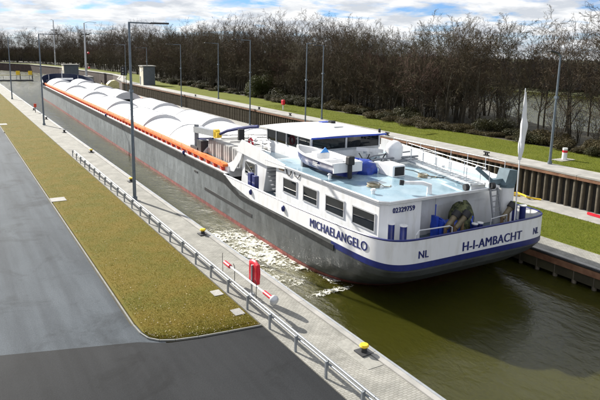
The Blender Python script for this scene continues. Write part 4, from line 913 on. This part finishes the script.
# red life buoy box on a post
lb = thing('lifebuoy_station', 'red lifebuoy housing on a steel post beside the guard rail', 'lifebuoy', (10.78, 21.45, 0))
MB().cyl((0, 0, 0), (0, 0, 1.55), .045, n=10).box(-.09, .09, -.09, .09, 0, .22).build('post', M_galv, lb)
b = MB(); n1_, n2_ = 24, 10
for a in range(n1_):
    t = 2 * pi * a / n1_
    for c in range(n2_):
        s = 2 * pi * c / n2_; rr = .36 + .14 * cos(s); b.v.append((.14 + .11 * sin(s), .88 * rr * cos(t) * (1 / max(abs(cos(t)), abs(sin(t)))) ** .45, 1.2 + 1.12 * rr * sin(t) * (1 / max(abs(cos(t)), abs(sin(t)))) ** .45))
for a in range(n1_):
    for c in range(n2_): b.f.append((a * n2_ + c, ((a + 1) % n1_) * n2_ + c, ((a + 1) % n1_) * n2_ + (c + 1) % n2_, a * n2_ + (c + 1) % n2_))
b.build('buoy', M_red, lb, smooth=True); MB().box(.04, .22, -.4, .4, .72, 1.66).build('housing', M_red, lb, bevel=.05)
# red and white rescue pole
rp = thing('rescue_pole', 'white rescue pole with red ends and round silver tip along the guard rail', 'pole', (10.6, 21.6, 0))
MB().cyl((0, 2.0, .86), (.1, -2.05, .8), .045, n=8).build('pole', M_white, rp)
MB().cyl((0, 2.35, .87), (0, 1.75, .86), .1, n=10).build('grip', M_red, rp); MB().cyl((.1, -1.5, .81), (.1, -2.15, .8), .09, n=10).build('grip', M_red, rp)
MB().sphere((.1, -2.35, .8), .2, .16, .2, n=14, m=8).build('tip', M_alu, rp, smooth=True)
b = MB(); 
for y in (1.3, -.9): b.tube([(.02, y, 0), (.02, y, 1.0), (.0, y + .1, 1.12)], .016, 5)
b.tube([(0, 2.6, .2), (0, 2.65, 1.1), (-.05, 2.5, 1.3)], .014, 5); b.build('stand', M_dark, rp)
for i_, (x, y, sx, sy, lab) in enumerate(((6.05, 43.1, .5, .55, 'pale square concrete slab on the grass strip by the road'), (5.9, 90, .6, .8, 'far pale concrete slab on the grass strip'), (9.6, 22.6, .22, .3, 'small pale slab beside the guard rail under the rescue pole'), (9.6, 20.4, .22, .3, 'small pale slab near the end of the grass strip'))):
    tag(MB().box(x - sx, x + sx, y - sy, y + sy, .0, .06).build('concrete_slab', M_conc, bevel=.01), lab, 'slab')
# far quay: small red/black sign box
t = thing('quay_sign', 'small black and red sign box on a post at the far quay', 'sign', (12.0, 105, 0))
MB().cyl((0, 0, 0), (0, 0, 1.3), .05, n=8).build('post', M_dark, t); MB().box(-.2, .2, -.1, .1, .9, 1.5).build('panel', M_redor, t)

# ---- right side furniture
t = thing('marker_pillar', 'short white and red pillar on a concrete slab on the upper grass', 'pillar', (43.2, 28.4, TZ))
MB().cyl((0, 0, 0), (0, 0, 1.0), .2, n=14).build('pillar', M_white_d, t, smooth=True); MB().cyl((0, 0, .62), (0, 0, .82), .205, n=14).build('red_band', M_red, t, smooth=True); MB().box(-1.0, .8, -.5, .5, -.05, .04).build('slab', M_conc, t)
t = thing('lifebuoy_post', 'small red lifebuoy on a white post on the distant upper grass', 'lifebuoy', (41.5, 72.7, TZ))
MB().cyl((0, 0, 0), (0, 0, 1.0), .09, n=8).build('post', M_white, t); MB().box(-.2, .2, -.3, .3, .75, 1.5).build('housing', M_red, t, bevel=.1)
cl = MB().box(-.1, .1, -.25, .25, 0, .08).cyl((0, -.1, .05), (0, -.1, .3), .07, n=8).cyl((0, .1, .05), (0, .1, .3), .07, n=8).box(-.06, .06, -.3, .3, .26, .36).mesh('cleat', M_black)
for k, (y, lab) in enumerate(((45.5, 'black mooring cleat on the wall top right of the radome'), (32.5, 'black mooring cleat on the wall top left of the flagstaff'), (65.5, 'black mooring cleat on the wall top behind the wheelhouse'), (74.5, 'black mooring cleat on the wall top beside the long armed lamp'), (100, 'far black mooring cleat on the wall top behind the hatches'))):
    tag(put(cl, 'mooring_cleat', loc=(PX + .05, y, 2.52)), lab, 'cleat', 'mooring cleats on the retaining wall')
t = tag(MB().tube([(0, 0, .1), (-.4, .3, .16), (-.2, .8, .12), (.3, .5, .2), (.2, -.3, .14), (-.3, -.8, .22), (.2, -1.2, .1), (.4, -1.6, .1)], .07, 6).build('hose', M_yellow, None, True, loc=(37.7, 28.2, .0)), 'yellow hose heap on the lower path at the foot of the piles', 'hose')
tag(MB().bar((0, -.55, .14), (.1, .6, .14), .16, .16).build('red_beam', M_red, loc=(37.5, 21.9, .0)), 'short red beam lying on the lower path at the right edge', 'beam')
# cream tower hut and distant structures
t = thing('gauge_tower', 'narrow cream and slate tower hut at the far end of the upper path', 'hut', (40.7, 137, TZ))
MB().box(-1.4, 1.4, -1.4, 1.4, 0, 4.4).build('wall', M_slate, t); MB().box(-1.5, -1.4, -1.42, 1.42, 0, 4.38).build('cream_wall', M_cream, t); MB().box(-1.7, 1.6, -1.6, 1.6, 4.4, 4.6).build('roof', M_conc, t); MB().box(-1.53, -1.5, -.3, .3, 3.1, 3.7).build('window', M_glass, t); MB().box(-1.53, -1.5, .5, 1.2, 0, 2.0).build('door', M_slate, t)
t = thing('signal_board', 'dark lock signal board on a post near the yellow machine', 'signal', (38.2, 149, .04))
MB().cyl((0, 0, 0), (0, 0, 5.6), .09, n=8).build('post', M_dark, t); MB().box(-.8, .8, -.1, .1, 4.2, 6.4).build('board', M_black, t)
for k in range(3): MB().cyl((-.3, -.11, 4.6 + k * .65), (-.3, -.13, 4.6 + k * .65), .2, n=12).build('lens', M_grey, t)
t = thing('yellow_machine', 'pale yellow machinery housing on a dark frame at the far quay end', 'machine', (34.6, 146.5, 0))
MB().box(-1.6, 1.6, -1.2, 1.2, .0, 1.1).build('frame', M_dark, t); MB().prism([(-1.3, 1.1), (1.5, 1.1), (1.5, 2.6), (.6, 3.2), (-.5, 3.0), (-1.3, 2.2)], 'y', -1, 1).build('housing', M_paleyellow, t, bevel=.12); MB().bar((-1, 0, 1.5), (-2.6, 0, 2.4), .3, .4).build('arm', M_paleyellow, t); MB().box(-2.9, -2.2, -.5, .5, -.0, 1.4).build('counterweight', M_conc, t)
pier = tag(MB().box(33, 44, 213, 221, -4, 1.0).build('pier', M_conc), 'low concrete pier beyond the bow carrying a hut and a mast', 'pier')
t = thing('pier_hut', 'grey hut with a cream side wall standing beyond the bow', 'hut', (37, 217, 1.0))
MB().box(-2.4, 2.4, -1.8, 1.8, 0, 4.0).build('wall', M_slate, t); MB().box(-2.55, -2.4, -1.82, 1.82, 0, 3.98).build('cream_wall', M_cream, t); MB().box(-2.8, 2.7, -2.1, 2.1, 4.0, 4.2).build('roof', M_conc, t); MB().box(-2.58, -2.55, -.6, .6, 0, 2.1).build('door', M_slate, t)
for nm, lab, x, y, z, h, rg in (('signal_mast', 'tall pale mast with red lamps beyond the bow, right of the hut', 42.2, 216.5, 1.0, 18.6, 1), ('signal_mast', 'tall pale mast with crossbar beyond the bow, left of the hut', 44.2, 298, TZ, 21, 0)):
    t = thing(nm, lab, 'mast', (x, y, z), 0, 'tall masts beyond the bow')
    MB().cyl((0, 0, 0), (0, 0, h), .42 if rg else .38, .22, n=12).build('pole', M_alu, t, smooth=True); MB().box(-1.3, 1.6, -.2, .2, h * .78, h * .78 + .35).build('crossbar', M_dark, t)
    MB().tube([(0, 0, h), (1.5 if rg else -.9, 0, h + .5), (4.2 if rg else -1.2, 0, h + .3)], .08, 6).build('aerial', M_alu, t)
    if rg:
        for zz_ in (3.0, 8.2): MB().sphere((1.0, -.2, zz_), .38, n=10, m=8).build('red_lamp', M_red, t, smooth=True)
t = thing('floating_barrier', 'dark floating barrier with pipe rail across the far basin', 'barrier', (5, 228, WZ))
MB().cyl((-40, 0, .15), (21, 0, .15), .42, n=10).build('float_pipe', M_dark, t); MB().cyl((-40, 0, 2.1), (21, 0, 2.1), .1, n=8).build('rail', M_paleyellow, t)
for k in range(15): MB().cyl((-39 + k * 4.2, 0, .2), (-39 + k * 4.2, 0, 2.1), .06, n=6).build('rail_post', M_dark, t)
for x, lab in ((21.2, 'left one of two square yellow signs over the far water'), (25.2, 'right one of two square yellow signs over the far water')):
    t = thing('yellow_sign', lab, 'sign', (x, 228.8, WZ), 0, 'yellow signs over the far water')
    MB().box(-.65, .65, -.05, .05, 2.2, 3.6).build('panel', M_yellow, t); MB().box(.55, .85, .06, .3, -.8, 2.6).build('post', M_dark, t)

# ------------------------------------------------------------------ wash
def in_patch(x, y):
    s = 0.
    for cx, cy, ax, ay, rot, wgt in ((15.7, 31.6, 1.3, 3.4, 0., 1.0), (15.2, 28.6, 1.9, 2.6, .2, .95), (16.4, 26.6, 1.0, 1.6, 0., .75), (14.3, 33.4, 1.2, 2.0, 0., .85), (16.0, 22.6, 1.9, .4, .05, .95), (15.0, 24.6, .9, .7, .4, .6), (14.9, 30.2, 2.2, 4.6, 0, .55), (14.3, 25.2, 1.2, 1.5, 0., .4), (16.9, 24.0, .5, 1.4, 0, .45)):
        c, sn = cos(rot), sin(rot); dx_, dy_ = x - cx, y - cy; a = (dx_ * c + dy_ * sn) / ax; b_2 = (-dx_ * sn + dy_ * c) / ay
        s = max(s, wgt * (1 - min(1, a * a + b_2 * b_2)))
    return s
b = MB(); st = .018; vid = {}
def fv(i, j):
    if (i, j) not in vid:
        x, y = 12.75 + i * st, 20.5 + j * st; z = WZ + .02 + .05 * max(0, .4 + noise.noise(Vector((x * 1.7, y * 1.7, 0)))) * min(1, 2 * in_patch(x, y)) + .012 * noise.noise(Vector((x * 9, y * 9, 3)))
        vid[(i, j)] = len(b.v); b.v.append((x, y, z))
    return vid[(i, j)]
for i in range(int(4.6 / st)):
    for j in range(int(20 / st)):
        x, y = 12.75 + (i + .5) * st, 20.5 + (j + .5) * st; w_ = in_patch(x, y)
        if w_ <= .02: continue
        q = Vector((x * .8 + .5 * noise.noise(Vector((x * .6, y * .6, 9))), y * .8, 0))
        nz = 1 - abs(noise.noise(q * 1.5)) * 1.9; nz2 = 1 - abs(noise.noise(q * 4.2 + Vector((3, 1, 0)))) * 2.1; nz3 = noise.noise(q * 13); nz4 = noise.noise(q * 31)
        if .36 * nz + .42 * nz2 + .26 * nz3 + .5 * nz4 + .58 * w_ > .88:
            b.f.append((fv(i, j), fv(i + 1, j), fv(i + 1, j + 1), fv(i, j + 1)))
me = bpy.data.meshes.new('foam'); me.from_pydata(b.v, [], b.f); me.materials.append(M_foam)
for p in me.polygons: p.use_smooth = True
tag(put(me, 'foam'), 'white churned wash between the hull and the left quay', kind='stuff')

# ------------------------------------------------------------------ vegetation
def raw(v, f, name, m):
    me = bpy.data.meshes.new(name); me.from_pydata(v, [], f); me.materials.append(m); return me
def seg(v, f, p, q, ra, rb, n=3):
    dd = q - p
    if dd.length < 1e-4: return
    dd.normalize(); a = dd.orthogonal().normalized(); c = dd.cross(a); i = len(v)
    for e, rr in ((p, ra), (q, rb)):
        for k in range(n):
            t = 2 * pi * k / n; v.append(tuple(e + (a * cos(t) + c * sin(t)) * rr))
    for k in range(n): f.append((i + k, i + (k + 1) % n, i + n + (k + 1) % n, i + n + k))
def grow(seed, h, spread=.45, multi=1, twigm=M_twig, dens=1.0):
    rnd = random.Random(seed); tv, tf, cv, cf = [], [], [], []
    def branch(p, dr, ln, rad, lev):
        nseg = (7, 5, 3, 2, 1)[lev]; n = (8, 5, 3, 3, 3)[lev]; pts = [p]; d_ = dr.copy(); rr = [rad]
        for k in range(nseg):
            d_ = (d_ + Vector((rnd.gauss(0, 1), rnd.gauss(0, 1), rnd.gauss(0, .6))) * (.07, .13, .17, .2, .2)[lev] + Vector((0, 0, (.06, .06, .03, .015, 0)[lev]))).normalized()
            pts.append(pts[-1] + d_ * ln / nseg); rr.append(rad * (1 - (k + 1) / nseg * (.8 if lev else .82)))
        V, Fc = (tv, tf) if lev < 2 else (cv, cf)
        for a, c, ra, rb in zip(pts[:-1], pts[1:], rr[:-1], rr[1:]): seg(V, Fc, a, c, max(ra, .013), max(rb, .011), n)
        if lev >= 4: return
        cnt = (rnd.randint(13, 16), rnd.randint(7, 9), rnd.randint(5, 7), rnd.randint(3, 5))[lev]; cnt = max(2, int(cnt * dens))
        for k in range(cnt):
            t = (.22, .2, .15, .15)[lev] + (.78, .8, .85, .85)[lev] * (k + rnd.random()) / cnt; t = min(t, .99); x = t * nseg; j = int(x); q = pts[j].lerp(pts[j + 1], x - j)
            base = (pts[j + 1] - pts[j]).normalized(); ax = base.orthogonal().normalized(); ax.rotate(Matrix.Rotation(rnd.uniform(0, 2 * pi), 3, base))
            ang = rnd.uniform(.45, .95) * (1 if lev else (.6 + spread)); nd = (base * cos(ang) + ax * sin(ang)).normalized()
            l2 = ln * ((.52, .5, .46, .5)[lev]) * rnd.uniform(.65, 1.2) * ((.45 + .75 * sin(pi * min(1, t * .95)) ** .8) if lev == 0 else (1.1 - .5 * t))
            branch(q, nd, l2, max(.008, rr[j] * (.5, .5, .5, .6)[lev]), lev + 1)
    for k in range(multi):
        a = rnd.uniform(0, 6.28); lean = .05 if multi == 1 else .16
        branch(Vector((0.35 * cos(a) * (multi > 1), .35 * sin(a) * (multi > 1), -.15)), Vector((lean * cos(a), lean * sin(a), 1)).normalized(), h * rnd.uniform(.86, 1.0), h * .0115, 0)
    return raw(tv, tf, 'trunk', M_bark), raw(cv, cf, 'crown', twigm)
VAR = [grow(11, 12.2), grow(12, 12.6, multi=2, dens=.85), grow(13, 11.6, .6), grow(14, 12.8, .35, 2, dens=.85), grow(15, 11.2, .55, 2, M_twig_ol, .85), grow(16, 9.0, .6, 3, M_twig_red, .72), grow(17, 12.0, .5, 1, M_twig_ol), grow(18, 6.2, .5, 7, M_twig, .55), grow(19, 5.4, .5, 8, M_twig_ol, .55)]
rt = random.Random(5)
def ordn(k): return '%d%s' % (k, 'th' if 10 <= k % 100 <= 20 else {1: 'st', 2: 'nd', 3: 'rd'}.get(k % 10, 'th'))
cnt_ = {}
def nth(key): cnt_[key] = cnt_.get(key, 0) + 1; return ordn(cnt_[key])
def tree(x, y, z, v, s, label, group, rz=None, cat='tree', name='bare_tree'):
    t = thing(name, label, cat, (x, y, z), rt.uniform(0, 6.28) if rz is None else rz, group)
    a = put(VAR[v][0], 'trunk', t); c = put(VAR[v][1], 'crown', t); s *= .93 if y > 95 else (.84 if y > 44 else .86); t.scale = (s, s, s * rt.uniform(.92, 1.05)); return t
# near stretch at the right, river visible between the trunks
y = 18.0
while y < 52:
    tree(rt.uniform(51.5, 54.5), y, TZ - .1, rt.choice([0, 1, 2, 3, 6, 4]), rt.uniform(.9, 1.02), 'bare tree in the front row by the river, ' + nth('river') + ' from the right edge', 'bare trees with the river showing behind')
    y += rt.uniform(2.2, 3.4)
y = 20.0
while y < 50:
    tree(rt.uniform(57, 61.5), y, TZ - .1, rt.choice([0, 1, 2, 3, 6]), rt.uniform(.85, 1.0), 'bare tree in the rear row by the river, ' + nth('river2') + ' from the right edge', 'bare trees in the rear row by the river')
    y += rt.uniform(3.4, 5.0)
# dense stretch behind the wheelhouse and hatches
rows = ((51.5, 3.3, 'front'), (54.5, 3.4, 'mid'), (58, 3.8, 'mid'), (63, 4.5, 'back'), (68, 5.0, 'back'))
for xr, sp_, row in rows:
    y = 49 + (xr - 51) * .7
    while y < 172:
        x = xr + rt.uniform(-1.2, 1.2)
        lab = {'front': 'bare brown tree in the front row of the dense wood, ' + (nth('wood') if row == 'front' else '') + ' from the river gap', 'mid': 'bare brown tree inside the dense wood above the grass bank', 'back': 'bare tree at the back of the dense wood above the grass bank'}[row]
        v = rt.choice([0, 1, 2, 3, 4, 6, 4, 5]) if row != 'front' else rt.choice([0, 1, 4, 4, 5, 3, 6])
        tree(x, y, TZ - .1, v, rt.uniform(.88, 1.06), lab, 'bare trees of the dense wood, ' + row + ' rows')
        y += sp_ * rt.uniform(.75, 1.3) * (1.0 if y < 120 else 1.25)
# understorey thicket of thin stems between the trees
for xr, sp_ in ((50.8, 3.6), (53.2, 3.2), (56.5, 3.4), (61, 3.8), (66, 4.2)):
    y = 19 + (xr - 50)
    while y < 172:
        if y > 50 or (xr < 56 and rt.random() < .6):
            lab = 'thin stemmed bare thicket under the trees beside the river' if y < 50 else 'thin stemmed bare thicket filling the dense wood above the grass bank'
            tree(xr + rt.uniform(-1, 1), y, TZ - .1, rt.choice([7, 8]), rt.uniform(.8, 1.25) if y > 50 else rt.uniform(.5, .75), lab, 'thickets: ' + lab.split(' bare ')[1], name='bare_thicket', cat='thicket')
        y += sp_ * rt.uniform(.7, 1.3) * (1 if y < 110 else 1.4)
# far bank trees
def along(pts, step):
    acc = 0; o = []
    for a, c in zip(pts[:-1], pts[1:]):
        a, c = Vector(a), Vector(c); ln = (c - a).length; k = acc
        while k < ln: o.append(a.lerp(c, k / ln)); k += step
        acc = k - ln
    return o
fb_ = [(62, 174), (60, 200), (58, 240), (54, 280), (47, 322), (36, 348), (4, 384), (-40, 412)]
for dist, step in ((0, 6.0), (9, 6.5), (18, 7.5)):
    for p in along(off(fb_, dist), step):
        tree(p.x + rt.uniform(-2, 2), p.y + rt.uniform(-2, 2), TZ - .1, rt.randrange(7), rt.uniform(.95, 1.3), 'distant bare tree in the belt round the far basin', 'distant bare trees round the far basin')

for dist, step in ((-5, 5.5), (4, 5.5), (14, 6)):
    for p in along(off(fb_, dist), step):
        tree(p.x + rt.uniform(-2, 2), p.y + rt.uniform(-2, 2), TZ - .1, rt.choice([7, 8]), rt.uniform(.9, 1.5), 'distant bare thicket under the belt of trees round the far basin', 'distant thickets round the far basin', name='bare_thicket', cat='thicket')
# shrubs made of leaves on fine stems
def shrub(seed, rx_, rz_, nl, m, ls=.16):
    rnd = random.Random(seed); v, f, tv, tf = [], [], [], []
    lobes = [(rnd.uniform(-.55, .55) * rx_, rnd.uniform(-.55, .55) * rx_, rnd.uniform(.25, .7) * rz_, rnd.uniform(.35, .6)) for _ in range(7)]
    for k in range(nl):
        lx, ly, lz, lr = rnd.choice(lobes); dr = Vector((rnd.gauss(0, 1), rnd.gauss(0, 1), rnd.gauss(0, .8))).normalized() * (rnd.random() ** .4)
        p = Vector((lx + dr.x * lr * rx_, ly + dr.y * lr * rx_, max(.05, lz + dr.z * lr * rz_)))
        n = (dr + Vector((rnd.gauss(0, .7), rnd.gauss(0, .7), rnd.gauss(0, .7) + .4))).normalized(); a = n.orthogonal().normalized(); a.rotate(Matrix.Rotation(rnd.uniform(0, 6.3), 3, n)); c = n.cross(a); s = ls * rnd.uniform(.6, 1.3); i = len(v)
        v += [tuple(p - a * s), tuple(p + c * s * .45), tuple(p + a * s), tuple(p - c * s * .45)]; f.append((i, i + 1, i + 2, i + 3))
    for k in range(40):
        lx, ly, lz, lr = rnd.choice(lobes); q = Vector((lx + rnd.gauss(0, .4) * lr * rx_, ly + rnd.gauss(0, .4) * lr * rx_, lz + rz_ * lr * rnd.uniform(.2, 1.0)))
        p = Vector((lx * .3, ly * .3, -.1)); mid = p.lerp(q, .5) + Vector((rnd.gauss(0, .1), rnd.gauss(0, .1), .15)); seg(tv, tf, p, mid, .03, .02); seg(tv, tf, mid, q, .02, .008)
    return raw(tv, tf, 'stems', M_bark), raw(v, f, 'foliage', m)
SH = [shrub(1, 1.6, 1.6, 5200, M_leaf, .085), shrub(2, 1.8, 1.4, 5200, M_leaf2, .08), shrub(3, 1.5, 1.2, 4600, M_leaf2, .085), shrub(4, 1.9, 1.9, 5600, M_leaf, .09), shrub(5, 2.6, 4.6, 14000, M_leaf3, .09)]
def bush(x, y, z, v, s, label, group, name='shrub'):
    t = thing(name, label, 'shrub', (x, y, z), rt.uniform(0, 6.28), group); put(SH[v][0], 'stems', t); put(SH[v][1], 'foliage', t); t.scale = (s * rt.uniform(.9, 1.5), s * rt.uniform(.9, 1.5), s * rt.uniform(.55, 1.05)); return t
y = 17.
while y < 160:
    x = 48.3 + 1.0 * sin(y * .21) + rt.uniform(-.5, .5)
    lab = 'leafy bramble shrub on the bank right of the flagstaff' if y < 34 else ('leafy bramble shrub on the bank between flagstaff and wheelhouse' if y < 62 else ('leafy shrub on the bank behind the wheelhouse' if y < 90 else 'small distant shrub on the bank behind the hatches'))
    bush(x, y, TZ - .05, rt.choice([0, 1, 2, 1, 2, 3]), rt.uniform(.4, .95), lab.replace('shrub', 'front shrub') + ', ' + nth(lab) + ' from the right', 'shrubs: ' + lab[:60])
    if rt.random() < .75: bush(x + 2.0, y + rt.uniform(-1, 1), TZ - .05, rt.randrange(4), rt.uniform(.8, 1.15), lab.replace('shrub', 'rear shrub'), 'shrubs: ' + lab[:60])
    y += rt.uniform(1.7, 2.6) * (1 if y < 90 else 1.5)
bush(50.3, 95.5, TZ - .05, 4, 1.2, 'tall olive green evergreen shrub at the edge of the dense wood', None, 'evergreen_shrub')

# grass blades: near part of the left strip and the right berms
def blades(name, m, n, fn, hmin, hmax, label):
    v, f = [], []; rnd = random.Random(name)
    for k in range(n):
        x, y, z = fn(rnd); h = rnd.uniform(hmin, hmax); a = rnd.uniform(0, 6.28); w_ = rnd.uniform(.004, .011); lx, ly = rnd.gauss(0, .5) * h, rnd.gauss(0, .5) * h; i = len(v)
        v += [(x - w_ * cos(a), y - w_ * sin(a), z), (x + w_ * cos(a), y + w_ * sin(a), z), (x + lx, y + ly, z + h)]; f.append((i, i + 1, i + 2))
    tag(put(raw(v, f, name, m), name), label, kind='stuff')
def fn_l(rnd):
    y = 19.0 + 170 * rnd.random() ** 2.6; x = rnd.uniform(5.72, 9.9)
    if y < 21.5:
        lim = [(5.62, 21.4), (5.68, 20.6), (5.82, 20.1), (6.12, 19.75), (6.62, 19.5), (7.4, 19.3), (8.6, 19.14), (9.9, 18.98)]
        while any(a[0] <= x <= c[0] and y < a[1] + (c[1] - a[1]) * (x - a[0]) / (c[0] - a[0]) for a, c in zip(lim[:-1], lim[1:])): y += .3
    return x, y, .03
def fn_r(rnd):
    if rnd.random() < .4: return rnd.uniform(30.4, 36.0), rnd.uniform(12, 34), .03
    return rnd.uniform(40.7, 47.6), 20 + 60 * rnd.random() ** 1.3, TZ
blades('grass_blades_dry', M_blade_l, 130000, fn_l, .02, .05, 'dry olive grass blades on the left strip')
blades('grass_blades_green', M_blade_r, 110000, fn_r, .04, .12, 'green grass blades on the right berms')

v, f = [], []; rl = random.Random(8)
for k in range(1100):
    x, y, z = fn_l(rl); z = .05; a = rl.uniform(0, 6.28); q = rl.uniform(.012, .035); i = len(v)
    v += [(x + q * cos(a + j * pi / 2) * (1 if j % 2 else .6), y + q * sin(a + j * pi / 2) * (1 if j % 2 else .6), z + rl.uniform(0, .02)) for j in range(4)]; f.append((i, i + 1, i + 2, i + 3))
tag(put(raw(v, f, 'fallen_leaves', mat('dry_leaf', (.22, .17, .09), .8, col2=(.5, .45, .34), scale=6)), 'fallen_leaves'), 'pale dry leaves scattered over the olive grass strip', kind='stuff')
# ------------------------------------------------------------------ beyond the river
rf_ = random.Random(3)
v, f = [], []
M_farwood = mat('far_wood_twigs', (.035, .03, .028), .95, col2=(.06, .05, .042), scale=.05)
for p in along(off(fl, 7), 2.6) + along(off(fl, 20), 3.0) + along(off(fl, 45), 3.4):
    if p.x < 20 or p.y > 480: 
        pass
    hh = rf_.uniform(7, 11.5)
    for k in range(80):
        q = Vector((p.x + rf_.gauss(0, 3), p.y + rf_.gauss(0, 3), .8)); e = q + Vector((rf_.gauss(0, .8), rf_.gauss(0, .8), hh * rf_.uniform(.4, 1))); seg(v, f, q, e, .32, .06)
tag(put(raw(v, f, 'far_wood', M_farwood), 'far_wood'), 'dark far wood on the land beyond the river', kind='stuff')
t = thing('far_house', 'small white house with red roof across the river, seen between the trees', 'house', (182, 128, .8), -.95)
t.scale = (.75, .75, .75); MB().box(-3, 3, -3.5, 3.5, 0, 6).build('wall', M_white, t); MB().prism([(-3.3, 6), (3.3, 6), (0, 9.0)], 'y', -3.9, 3.9).build('roof', M_rust, t); MB().box(1.5, 2.3, -.4, .4, 7.5, 10).build('chimney', M_rust, t)
for x in (-1.5, 1.5):
    for z in (1.2, 3.6): MB().box(x - .5, x + .5, -3.54, -3.5, z, z + 1.2).build('window', M_glass, t)
